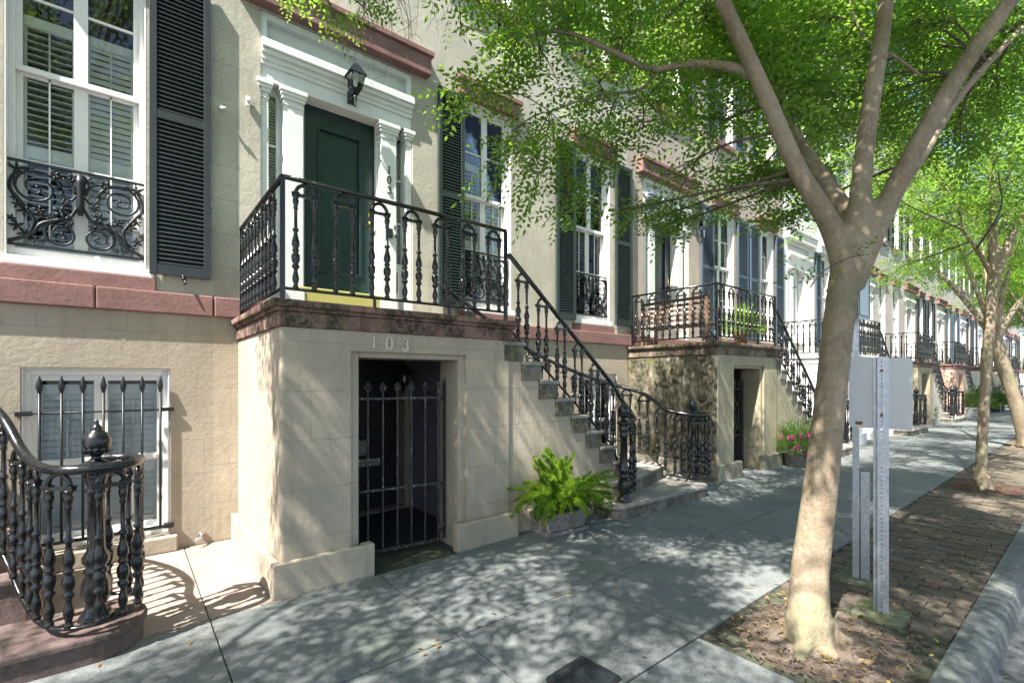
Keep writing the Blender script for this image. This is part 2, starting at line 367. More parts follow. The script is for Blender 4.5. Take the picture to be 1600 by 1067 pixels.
def spline(pts, n=6):              # Catmull-Rom through points
    P = [Vector(p) for p in pts]; P = [P[0]*2-P[1]]+P+[P[-1]*2-P[-2]]; out = []
    for i in range(1, len(P)-2):
        for k in range(n):
            t = k/n; a, b, c, d = P[i-1:i+3]
            out.append(.5*((2*b)+(c-a)*t+(2*a-5*b+4*c-d)*t*t+(3*b-a-3*c+d)*t**3))
    out.append(P[-2]); return out

# ------------------------------------------------------------------ ground: road, kerb, pavement
W, FR = 5.87, 4.07                      # facade plane, front plane of the stoops
XN, XF = -7.0, 82.0
g = MB(); g.box(-400, 700, -500, 700, -.75, -.16); struct(g.build('road', 'asphalt'))
g = MB(); g.box(XN, XF, .64, 40, -.15, -.03); struct(g.build('ground', 'joint_dirt'))
pave = MB().box(XN, XF, 1.69, W-.02, -.06, -.022).build('pavement', 'joint_dirt'); struct(pave)
x = .47-1.25*6; i = 0
rows = [(1.70, 2.697), (2.705, 3.982)]
while x < XF-1:
    for (y0, y1) in rows:
        m = MB().prism([(x+.0045+random.uniform(-.002,.002), y0), (x+1.2455+random.uniform(-.002,.002), y0+random.uniform(-.002,.002)), (x+1.2455, y1-.002), (x+.0045, y1-.002)], -.02, random.uniform(-.003, .003))
        m.build('slab', 'paving', pave, bevel=.003, seg=1)
    x += 1.25
for (x0, x1, y0, y1, mat) in [(-.62,.465,3.99,W-.02,'paving_warm'), (.471,.95,3.99,W-.02,'paving_warm'), (-7,-.63,3.99,W-.02,'paving'),
                              (3.3,4.55,3.99,W-.02,'paving'), (4.56,7.6,3.99,W-.02,'paving')]:
    MB().box(x0, x1, y0, y1, -.02, random.uniform(-.002, .002)).build('slab', mat, pave, bevel=.006, seg=1)
for k in range(1, 12):
    xs = 7.61+6.65*(k-1); MB().box(xs, xs+6.63, 3.99, W-.02, -.02, 0).build('slab', 'paving', pave, bevel=.006, seg=1)
# kerb stones: flat top, rounded nose, sloping face to the gutter
kerb = MB().box(XN, XF, .46, .625, -.5, -.305).build('kerb', 'kerb_concrete'); struct(kerb)
prof = [(.63, 0), (.56, .004), (.515, -.002), (.48, -.018), (.458, -.045), (.445, -.09), (.432, -.162), (.432, -.3), (.63, -.3)]
x = XN; j = 0
while x < XF:
    L = 1.55 if x < 25 else 6.0; m = MB(); n = len(prof)
    xa, xb = x+.004, x+L-.004
    m.add([(xa, y, z) for y, z in prof]+[(xb, y, z) for y, z in prof],
          [tuple(range(n)), tuple(range(2*n-1, n-1, -1))]+[(i, n+i, n+(i+1)%n, (i+1)%n) for i in range(n)])
    m.build('kerb_stone', 'kerb_concrete', kerb); x += L
# verge: tree pits and brick paving between kerb and slabs
PITS = [(-4.0, -2.7), (2.95, 4.22), (9.95, 11.3), (16.7, 18.0), (23.4, 24.7), (30.1, 31.4), (37, 38.3)]
def pit(x0, x1, mat, label):
    nx, ny = 26, 20; V = []; F = []
    for iy in range(ny+1):
        for ix in range(nx+1):
            u, v = ix/nx, iy/ny; X = x0+(x1-x0)*u; Y = .635+(1.695-.635)*v
            e = min(u, 1-u, v, 1-v)*4; e = min(1, e)
            cx, cy = X-(x0+x1)/2-.02, Y-1.22
            z = -.028+.045*e*math.exp(-(cx*cx+cy*cy)*5)+e*(.012*math.sin(X*23+3*Y)*math.sin(Y*19)+random.uniform(-.007, .007))
            V.append((X, Y, z))
    for iy in range(ny):
        for ix in range(nx):
            a = iy*(nx+1)+ix; F.append((a, a+1, a+nx+2, a+nx+1))
    o = MB().add(V, F, True).build('tree_pit_soil', mat); o['kind'] = 'structure'; return o
for i, (a, b) in enumerate(PITS): pit(a, b, 'soil' if i != 2 else 'mulch', '')
verge = MB().box(XN, XF, .632, 1.693, -.05, -.024).build('brick_paving', 'joint_dirt'); struct(verge)
bme = MB().box(-.053, .053, -.108, .108, -.03, 0).mesh('brick'); bme.materials.append(MATS['brick'])
far = MB(); cnt = 0
for gi in range(-1, len(PITS)):
    xa = PITS[gi][1] if gi >= 0 else XN; xb = PITS[gi+1][0] if gi+1 < len(PITS) else XF
    X = xa+.06; c = 0
    while X < xb-.05:
        for r in range(6):
            Y = .75+r*.226-(.113 if c % 2 else 0)
            y0, y1 = max(.636, Y-.108), min(1.692, Y+.108)
            if y1-y0 < .06: continue
            z = random.uniform(-.014, .004); w = random.uniform(-.006, .006)
            if X < 2.95: continue
            if X < 10.0 and cnt < 300:
                o = place('brick', bme, verge, (X, (y0+y1)/2, z), (random.uniform(.94, 1), (y1-y0)/.216, 1), rot=(random.uniform(-.03,.03), random.uniform(-.04,.04), random.uniform(-.03,.03))); cnt += 1
            elif X < 45: far.box(X-.052, X+.052, y0, y1, -.04, z)
        X += .115; c += 1
stuff(far.build('bricks', 'brick', verge))
for (xa, xb) in ((XN, -4.03), (-2.67, -1.3), (-1.29, .46), (.471, 1.71), (1.721, 2.94)): MB().box(xa, xb, .635, 1.69, -.03, random.uniform(-.004,.001)).build('slab', 'paving', pave, bevel=.006, seg=1)

# ------------------------------------------------------------------ cast-iron kit
BAL = [(.020,0),(.024,.015),(.022,.03),(.015,.05),(.021,.075),(.027,.11),(.022,.15),(.014,.19),(.016,.215),(.029,.235),(.029,.25),(.018,.265),
       (.030,.30),(.034,.335),(.030,.37),(.016,.39),(.026,.405),(.026,.42),(.018,.435),(.031,.47),(.029,.51),(.018,.565),(.0135,.61),(.024,.625),(.024,.64),
       (.013,.655),(.0125,.85),(.020,.865),(.014,.885),(.022,.92),(.025,.95),(.018,.965),(.026,.985),(.026,1.0)]
def bal_mesh(n, lod):
    p = BAL if not lod else BAL[::2]+[BAL[-1]]
    me = MB().lathe(p, (0,0,0), n, flute=0).mesh('baluster'); me.materials.append(MATS['iron']); return me
def arch_mesh(n, seg, hw=.072):
    m = MB(); m.tube([(-hw*math.cos(math.pi*i/seg), 0, .015+hw*1.1*math.sin(math.pi*i/seg)) for i in range(seg+1)], .0155, n, up=(0,1,0))
    m.box(-hw-.026, hw+.026, -.015, .015, -.004, .018); m.box(-hw-.028, -hw+.024, -.02, .02, .016, .026); m.box(hw-.024, hw+.028, -.02, .02, .016, .026)
    me = m.mesh('arch'); me.materials.append(MATS['iron']); return me
BALM = [bal_mesh(10, 0), bal_mesh(8, 0), bal_mesh(6, 1)]; ARCHM = [arch_mesh(8, 10), arch_mesh(6, 8), arch_mesh(5, 6)]
def run_rail(root, plan, lod, start=.14, pitch=.317, end=None, post0=False, post1=False, hr=.024, round_rail=False, hw=.072, pairs=True):
    """plan: list of (x, y, z_bottom_rail, z_handrail). Handrail, bottom rail and paired arched balusters along it."""
    P = [Vector(p[:2]) for p in plan]; S = [0]
    for a, b in zip(P, P[1:]): S.append(S[-1]+(b-a).length)
    def ev(s):
        s = max(0, min(S[-1]-1e-6, s))
        for i in range(len(S)-1):
            if s <= S[i+1]: break
        t = (s-S[i])/max(1e-9, S[i+1]-S[i]); q = P[i].lerp(P[i+1], t); d = (P[i+1]-P[i])
        return q.x, q.y, plan[i][2]*(1-t)+plan[i+1][2]*t, plan[i][3]*(1-t)+plan[i+1][3]*t, math.atan2(d.y, d.x)
    top = [(p[0], p[1], p[3]) for p in plan]; bot = [(p[0], p[1], p[2]) for p in plan]
    n = 10 if lod == 0 else 6
    MB().tube(top, hr, n, flat=1.0 if round_rail else .8, up=(0,0,1)).build('handrail', 'iron', root)
    MB().tube(bot, .017, n if lod else 8, flat=.75, up=(0,0,1)).build('bottom_rail', 'iron', root)
    s = start; e = end or S[-1]
    while pairs and s < e-.05:
        x0, y0, b0, t0, a0 = ev(s-hw); x1, y1, b1, t1, a1 = ev(s+hw); xm, ym, bm, tm, am = ev(s)
        ang = math.atan2(y1-y0, x1-x0)
        zc = min(tm-hw*1.1-.05, min(t0, t1)+.02-.075) if abs(t0-t1) > .03 else tm-hw*1.1-.05
        for (xx, yy, bb) in ((x0, y0, b0), (x1, y1, b1)):
            place('baluster', BALM[lod], root, (xx, yy, bb), (1, 1, zc-bb), rz=ang)
        dd = math.hypot(x1-x0, y1-y0)/(2*hw)
        place('arch', ARCHM[lod], root, ((x0+x1)/2, (y0+y1)/2, zc), (dd, 1, 1), rz=ang)
        s += pitch
    return ev, S[-1]
NEWEL = [(.085,0),(.088,.02),(.075,.045),(.058,.075),(.05,.10),(.064,.13),(.074,.18),(.070,.24),(.05,.29),(.062,.305),(.062,.325),(.047,.34),(.066,.37),(.07,.40),(.05,.44),
         (.045,.46),(.04,.80),(.055,.815),(.055,.83),(.042,.845),(.052,.88),(.062,.93),(.05,.945),(.068,.96),(.068,.975)]
BALL = [(.085,0),(.09,.012),(.085,.024),(.055,.034),(.034,.05),(.026,.065),(.03,.075),(.055,.095),(.070,.125),(.076,.155),(.073,.185),(.058,.212),(.036,.228),(.03,.238),(.033,.248),(.02,.262),(.011,.275),(.014,.285),(.008,.297),(.002,.302)]
def newel(root, x, y, z, lod):
    n = 24 if lod == 0 else 10
    MB().lathe(NEWEL, (x, y, z), n, flute=.07 if lod == 0 else 0, fl_n=8).build('newel_post', 'iron', root)
    MB().lathe(BALL, (x, y, z+.97), n, flute=.0).build('ball_finial', 'iron', root)
    if lod < 2:
        m = MB()
        for i in range(12):
            a = 2*math.pi*i/12; m.blob((x+.056*math.cos(a), y+.056*math.sin(a), z+1.083), .02, 5, 4, sz=1.5)
        m.build('gadroon', 'iron', root)

ORD = {-1: 'left-edge', 0: 'number 103', 1: 'algae-stained', 2: 'white', 3: 'dark grey', 4: 'peach', 5: 'first cream', 6: 'second cream', 7: 'third cream', 8: 'fourth cream', 9: 'fifth cream', 10: 'farthest'}
WHERE = {-1: 'the house at the left edge', 0: 'house 103', 1: 'the house with the algae-stained stoop', 2: 'the white house behind the near trunk', 3: 'the grey house past the white one',
         4: 'the house with the peach stoop', 5: 'the house after the peach stoop', 6: 'the second house past the peach stoop', 7: 'the third house past the peach stoop',
         8: 'the fourth house past the peach stoop', 9: 'the fifth house past the peach stoop', 10: 'the farthest house in the row'}
X0 = {-1: -6.0, 0: .95, 1: 7.67, 2: 14.6, 3: 21.15, 4: 27.7}
for k in range(5, 11): X0[k] = 27.7+6.7*(k-4)
BND = {-1: -6.4, 0: .72, 1: 7.62, 2: 14.8}
for k in range(3, 12): BND[k] = 21.0+6.67*(k-3)
PAL = {
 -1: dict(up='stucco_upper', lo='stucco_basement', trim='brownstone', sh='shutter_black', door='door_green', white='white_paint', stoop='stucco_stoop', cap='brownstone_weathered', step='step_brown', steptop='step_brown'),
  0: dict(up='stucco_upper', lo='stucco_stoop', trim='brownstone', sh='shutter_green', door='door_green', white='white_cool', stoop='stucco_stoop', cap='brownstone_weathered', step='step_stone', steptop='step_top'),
  1: dict(up='stucco_upper_grey', lo='stucco_stoop_stained', trim='brownstone', sh='shutter_blue', door='door_grey', white='white_old', stoop='stucco_stoop_stained', cap='brownstone_mossy', step='step_stone', steptop='step_top'),
  2: dict(up='stucco_white', lo='stucco_white', trim='stucco_white', sh='shutter_blue', door='door_white', white='white_paint', stoop='stucco_white', cap='stucco_white', step='step_stone', steptop='step_top'),
  3: dict(up='stucco_grey', lo='stucco_grey', trim='brownstone', sh='shutter_black', door='door_blue', white='white_paint', stoop='stucco_stoop_stained', cap='brownstone_mossy', step='step_stone', steptop='step_top'),
  4: dict(up='stucco_grey', lo='stucco_cream', trim='brownstone', sh='shutter_black', door='door_blue', white='white_paint', stoop='stucco_peach', cap='brownstone', step='step_stone', steptop='step_top')}
for k in range(5, 11):
    PAL[k] = dict(PAL[4]); PAL[k].update(up=['stucco_grey', 'stucco_cream', 'stucco_upper'][k % 3], stoop=['stucco_cream', 'stucco_stoop', 'stucco_white'][k % 3], sh=['shutter_black', 'shutter_green', 'shutter_blue'][k % 3])

# ------------------------------------------------------------------ houses
def wall_mesh(m, x0, x1, z0, z1, y0, y1, holes):
    xs = sorted({x0, x1, *[h[0] for h in holes], *[h[1] for h in holes]}); zs = sorted({z0, z1, *[h[2] for h in holes], *[h[3] for h in holes]})
    xs = [v for v in xs if x0 <= v <= x1]; zs = [v for v in zs if z0 <= v <= z1]
    for a, b in zip(xs, xs[1:]):
        for c, d in zip(zs, zs[1:]):
            cx, cz = (a+b)/2, (c+d)/2
            if any(h[0] < cx < h[1] and h[2] < cz < h[3] for h in holes): continue
            m.add([(a,y0,c),(b,y0,c),(b,y0,d),(a,y0,d)], [(0,1,2,3)]); m.add([(a,y1,c),(b,y1,c),(b,y1,d),(a,y1,d)], [(3,2,1,0)])
    for (a, b, c, d) in holes:
        c2 = max(c, z0); d2 = min(d, z1)
        m.add([(a,y0,c2),(a,y1,c2),(a,y1,d2),(a,y0,d2)], [(0,1,2,3)]); m.add([(b,y0,c2),(b,y1,c2),(b,y1,d2),(b,y0,d2)], [(3,2,1,0)])
        m.add([(a,y0,c2),(b,y0,c2),(b,y1,c2),(a,y1,c2)], [(0,1,2,3)]); m.add([(a,y0,d2),(b,y0,d2),(b,y1,d2),(a,y1,d2)], [(3,2,1,0)])
    m.add([(x0,y0,z0),(x1,y0,z0),(x1,y0,z1),(x0,y0,z1),(x0,y1,z0),(x1,y1,z0),(x1,y1,z1),(x0,y1,z1)], [(0,4,5,1),(1,5,6,2),(2,6,7,3),(3,7,4,0)])
    return m
SLATM = {}
def slat_mesh(w, mat, th=.004, dep=.02, tilt=45):
    key = (round(w, 3), mat, tilt)
    if key not in SLATM:
        a = R(tilt); me = MB().obox((0,0,0), (w/2,0,0), (0, dep*math.cos(a), dep*math.sin(a)), (0, -th*math.sin(a), th*math.cos(a))).mesh('slat')
        me.materials.append(MATS[mat]); SLATM[key] = me
    return SLATM[key]
def shutter(h, x0, x1, z0, z1, mat, lod, zm=None):
    yb, yf = W-.015, W-.06; zm = zm or z0+(z1-z0)*.52; st = .058
    m = MB(); m.box(x0, x0+st, yf, yb, z0, z1); m.box(x1-st, x1, yf, yb, z0, z1)
    for a, b in ((z0, z0+.10), (zm-.04, zm+.04), (z1-.07, z1)): m.box(x0+st, x1-st, yf+.002, yb-.002, a, b)
    m.box(x0+st, x1-st, yb-.006, yb-.003, z0+.1, zm-.04); m.box(x0+st, x1-st, yb-.006, yb-.003, zm+.04, z1-.07)
    o = m.build('shutter', mat, h, bevel=.004 if lod == 0 else 0, seg=1)
    w = x1-x0-2*st; me = slat_mesh(w, mat, .004, .021, 52); sp = .043 if lod < 2 else .08; lv = MB()
    for a, b in ((z0+.10, zm-.04), (zm+.04, z1-.07)):
        z = a+sp*.6
        while z < b-.01:
            if lod == 0: place('slat', me, o, ((x0+x1)/2, (yf+yb)/2-.004, z))
            else: lv.obox(((x0+x1)/2, (yf+yb)/2-.004, z), (w/2,0,0), (0,.013,.0165), (0,-.003,.0025))
            z += sp
    if lod: stuff(lv.build('louvers', mat, o))
    return o
def window(h, x0, x1, z0, z1, pal, lod, zmeet=4.44, mat=None, blind=True, dep=.12, muntins=True, ztop=4.95):
    wm = mat or pal['white']; y = W+dep; xc = (x0+x1)/2
    # outer frame and lined reveal
    m = MB(); t = .055
    m.box(x0+.002, x0+t, y-.03, y+.09, z0+.002, z1-.002); m.box(x1-t, x1-.002, y-.03, y+.09, z0+.002, z1-.002)
    m.box(x0+t, x1-t, y-.03, y+.09, z1-t-.01, z1-.002); m.box(x0+t, x1-t, y-.03, y+.09, z0+.002, z0+t+.03)
    m.box(x0+.002, x0+.014, W+.012, y-.03, z0+.002, z1-.002); m.box(x1-.014, x1-.002, W+.012, y-.03, z0+.002, z1-.002); m.box(x0+.014, x1-.014, W+.012, y-.03, z1-.014, z1-.002)
    fr = m.build('window', wm, h, bevel=.004 if lod == 0 else 0, seg=1)
    # sashes: upper one proud of the lower one
    ia, ib = x0+t, x1-t; za, zb = z0+t+.03, z1-t-.01
    m = MB(); s = .045
    for (a, b, yy) in ((za, zmeet-.005, y+.035), (zmeet-.03, zb, y-.005)):
        m.box(ia, ia+s, yy, yy+.035, a, b); m.box(ib-s, ib, yy, yy+.035, a, b); m.box(xc-.05, xc+.05, yy-.002, yy+.034, a, b)
        m.box(ia+s, xc-.05, yy, yy+.035, b-.05 if b < zb else b-.05, b); m.box(xc+.05, ib-s, yy, yy+.035, b-.05, b)
        m.box(ia+s, xc-.05, yy, yy+.035, a, a+.05); m.box(xc+.05, ib-s, yy, yy+.035, a, a+.05)
    m.box(ia-.004, ib+.004, y-.02, y-.003, zmeet-.035, zmeet+.005)
    m.build('sash', wm, fr)
    mu = MB(); zs = []
    for (a, b, yy) in ((za, zmeet, y+.04), (zmeet, zb, y)):
        n = max(2, round((b-a)/.66)); 
        for i in range(1, n): zs.append((a+(b-a)*i/n, yy))
    if zmeet < 2: zs = []
    for zz, yy in zs:
        for a, b in ((ia+s, xc-.05), (xc+.05, ib-s)):
            if lod == 0: MB().box(a, b, yy, yy+.028, zz-.011, zz+.011).build('muntin', wm, fr)
            else: mu.box(a, b, yy, yy+.028, zz-.011, zz+.011)
    if lod and zs: stuff(mu.build('muntins', wm, fr))
    for a, b in ((ia+s-.005, xc-.045), (xc+.045, ib-s+.005)):
        for c, d, yy in ((za+.045, zmeet-.04, y+.05), (zmeet+.01, zb-.045, y+.012)):
            if lod < 2:
                MB().box(a, b, yy, yy+.005, c, d).build('pane', 'glass', fr)
        if lod >= 2: MB().box(a, b, y+.012, y+.018, za+.045, zb-.045).build('pane', 'glass', fr)
    if blind and lod < 2:
        yb = y+.07; zt = ztop
        for ci, (a, b) in enumerate(((ia+.02, xc-.02), (xc+.02, ib-.02))):
            bm = MB(); bm.box(a, a+.045, yb, yb+.03, za, zt); bm.box(b-.045, b, yb, yb+.03, za, zt); bm.box(a+.045, b-.045, yb, yb+.03, zt-.09, zt); bm.box(a+.045, b-.045, yb, yb+.03, za, za+.1)
            zm = za+(zt-za)*.42; bm.box(a+.045, b-.045, yb, yb+.03, zm-.06, zm+.06); bm.box((a+b)/2-.006, (a+b)/2+.006, yb-.035, yb-.022, za+.14, zt-.13)
            bm.build('blind_frame', 'blind_white', fr)
            tl = (8 if ci == 0 and zmeet > 2 else 62); me = slat_mesh(b-a-.09, 'blind_white', .004, .03, tl); lv = MB()
            for p, q in ((za+.1, zm-.06), (zm+.06, zt-.09)):
                z = p+.035
                while z < q-.01:
                    if lod == 0: place('blind_slat', me, fr, ((a+b)/2, yb+.015, z))
                    else: lv.obox(((a+b)/2, yb+.015, z), ((b-a-.09)/2,0,0), (0,.03*math.cos(R(tl)),.03*math.sin(R(tl))), (0,-.004*math.sin(R(tl)),.004*math.cos(R(tl))))
                    z += .06
            if lod: stuff(lv.build('blind_slats', 'blind_white', fr))
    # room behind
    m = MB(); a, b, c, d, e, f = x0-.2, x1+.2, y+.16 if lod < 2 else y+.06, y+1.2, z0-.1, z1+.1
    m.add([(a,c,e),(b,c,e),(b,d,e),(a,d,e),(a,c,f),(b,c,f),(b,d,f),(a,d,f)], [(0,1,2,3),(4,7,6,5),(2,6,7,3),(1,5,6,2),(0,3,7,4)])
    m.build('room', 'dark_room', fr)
    return fr
def lintel(h, x0, x1, z0, z1, mat, proud=.09):
    m = MB(); m.box(x0, x1, W-proud, W+.17, z0, z1-.07); m.box(x0-.02, x1+.03, W-proud-.035, W+.10, z1-.07, z1)
    return m.build('lintel', mat, h, bevel=.008, seg=1)
def guard_mesh():
    """ornate cast scrollwork, 0.95 m wide by 0.73 m high, centred on x = 0"""
    m = MB()
    def scroll(cx, cz, r, a0, turns, s, r0=.016, r1=.008):
        n = int(16*turns); pts = []
        for i in range(n+1):
            t = i/n; a = a0+s*2*math.pi*turns*t; rr = r*(1-t)**.8+.008; pts.append((cx+rr*math.cos(a), 0, cz+rr*math.sin(a)))
        rad = [.75*(r0*(1-i/n)+r1*(i/n)) for i in range(n+1)]
        m.tube(pts, rad, 6, up=(0,1,0)); m.blob((pts[-1][0], 0, pts[-1][2]), .015, 6, 4)
        return pts[0]
    def stem(pts, r0, r1):
        q = spline(pts, 5); n = len(q); m.tube(q, [.72*(r0+(r1-r0)*i/(n-1)) for i in range(n)], 6, up=(0,1,0))
    def leafy(cx, cz, r, a0=0):
        for i in range(5):
            a = a0+i*2*math.pi/5; dv = Vector((math.cos(a), 0, math.sin(a))); cv = Vector((cx, 0, cz)); m.tube([cv, cv+dv*r*.55, cv+dv*r*1.05], [r*.2, r*.42, r*.14], 5, flat=.6)
        m.blob((cx, -.004, cz), r*.24, 5, 4)
    for s in (-1, 1):
        S = lambda pts: [(s*x, 0, z) for x, z in pts]
        a1 = math.pi if s > 0 else 0
        scroll(s*.285, .515, .155, (0 if s < 0 else math.pi), 2.15, (1 if s < 0 else -1), .018, .008)
        scroll(s*.125, .135, .115, (math.pi/2), 1.9, (-1 if s < 0 else 1)*-1 if False else (1 if s > 0 else -1)*-1, .018, .008)
        stem(S([(.02,.40),(.07,.30),(.17,.25),(.26,.20),(.32,.10),(.46,.015)]), .02, .024)
        stem(S([(.33,.10),(.30,.22),(.335,.30),(.40,.40),(.445,.47),(.44,.56),(.38,.66),(.30,.672)]), .024, .016)
        stem(S([(.13,.515),(.10,.46),(.06,.455),(.03,.50)]), .016, .014)
        stem(S([(.03,.52),(.06,.60),(.12,.64)]), .026, .012); stem(S([(.02,.56),(.03,.64),(.07,.70)]), .022, .012)
        stem(S([(.445,.47),(.475,.50)]), .014, .01); stem(S([(.40,.64),(.46,.69)]), .018, .01); stem(S([(.14,.56),(.16,.64),(.21,.66)]), .014, .012)
        for x, z, r in ((.36,.10,.045),(.405,.16,.05),(.36,.30,.05),(.40,.345,.04),(.265,.315,.05),(.13,.33,.06),(.08,.235,.04),(.20,.275,.04),(.40,.655,.055),(.17,.65,.05),(.30,.06,.035),(.25,.05,.03),(.42,.40,.03),(.10,.42,.04),(.44,.22,.035),(.05,.66,.045)):
            leafy(s*x, z, r, x*20)
    m.tube([(0,0,.33),(0,0,.42),(0,0,.52),(0,0,.62),(0,0,.70)], [.02,.034,.028,.036,.03], 8)
    m.box(-.47, .47, -.012, .012, -.012, .008); m.box(-.475, .475, -.012, .012, .715, .735)
    return m
GUARD = guard_mesh().mesh('window_guard'); GUARD.materials.append(MATS['iron_flat'])
def guard(x0, x1, label, z0=2.87):
    o = bpy.data.objects.new('window_guard', GUARD); COL.objects.link(o); o.location = ((x0+x1)/2, W+.06, z0); o.scale = ((x1-x0)/.95, 1, 1)
    return tag(o, label, 'window guard', 'iron guards across the tall windows')
def digit_strokes(ch):
    if ch == '1': return [([(0,-.5),(0,.5)], [.07,.07]), ([(-.14,-.48),(.14,-.48)], [.025,.025]), ([(-.13,.33),(0,.46)], [.02,.05])]
    if ch == '0': return [([(.24*math.cos(a), .5*math.sin(a)) for a in [2*math.pi*i/20 for i in range(21)]], [.035+.045*abs(math.cos(2*math.pi*i/20)) for i in range(21)])]
    if ch == '3':
        p = [(-.2,.30)]+[(.02+.19*math.cos(a), .25+.22*math.sin(a)) for a in [R(150-22*i) for i in range(10)]]+[(.0,.03)]
        q = [(.0,.03)]+[(.0+.24*math.cos(a), -.24+.25*math.sin(a)) for a in [R(80-24*i) for i in range(11)]]
        return [(p, [.05]+[.03+.04*i/9 for i in range(10)]+[.03]), (q, [.03]+[.05+.035*math.sin(math.pi*i/10) for i in range(11)])]
    if ch == 'A': return [([(-.25,-.5),(0,.5)], [.04,.04]), ([(0,.5),(.25,-.5)], [.07,.07]), ([(-.15,-.12),(.15,-.12)], [.03,.03])]
    if ch == 'B': return [([(-.18,-.5),(-.18,.5)], [.07,.07]), ([(-.18,.47),(.1,.42),(.16,.25),(.1,.06),(-.18,.02)], [.03,.05,.07,.05,.03]), ([(-.18,.02),(.12,-.04),(.2,-.25),(.12,-.44),(-.18,-.47)], [.03,.05,.07,.05,.03])]
def digit(parent, ch, cx, cz, h, y0, y1, mat):
    m = MB()
    for pts, wd in digit_strokes(ch):
        n = len(pts); L = []; Rr = []
        for i in range(n):
            a = Vector(pts[max(0,i-1)]); b = Vector(pts[min(n-1,i+1)]); d = (b-a).normalized(); nn = Vector((-d.y, d.x)); p = Vector(pts[i])
            L.append(p+nn*wd[i]); Rr.append(p-nn*wd[i])
        V = []
        for yy in (y0, y1):
            for q in L: V.append((cx+q.x*h, yy, cz+q.y*h))
            for q in Rr: V.append((cx+q.x*h, yy, cz+q.y*h))
        F = []
        for i in range(n-1): F += [(i, i+1, n+i+1, n+i), (2*n+i, 3*n+i, 3*n+i+1, 2*n+i+1), (i, 2*n+i, 2*n+i+1, i+1), (n+i, n+i+1, 3*n+i+1, 3*n+i)]
        F += [(0, n, 3*n, 2*n), (n-1, 3*n-1, 4*n-1, 2*n-1)]
        m.add(V, F)
    return m.build('numeral', mat, parent)

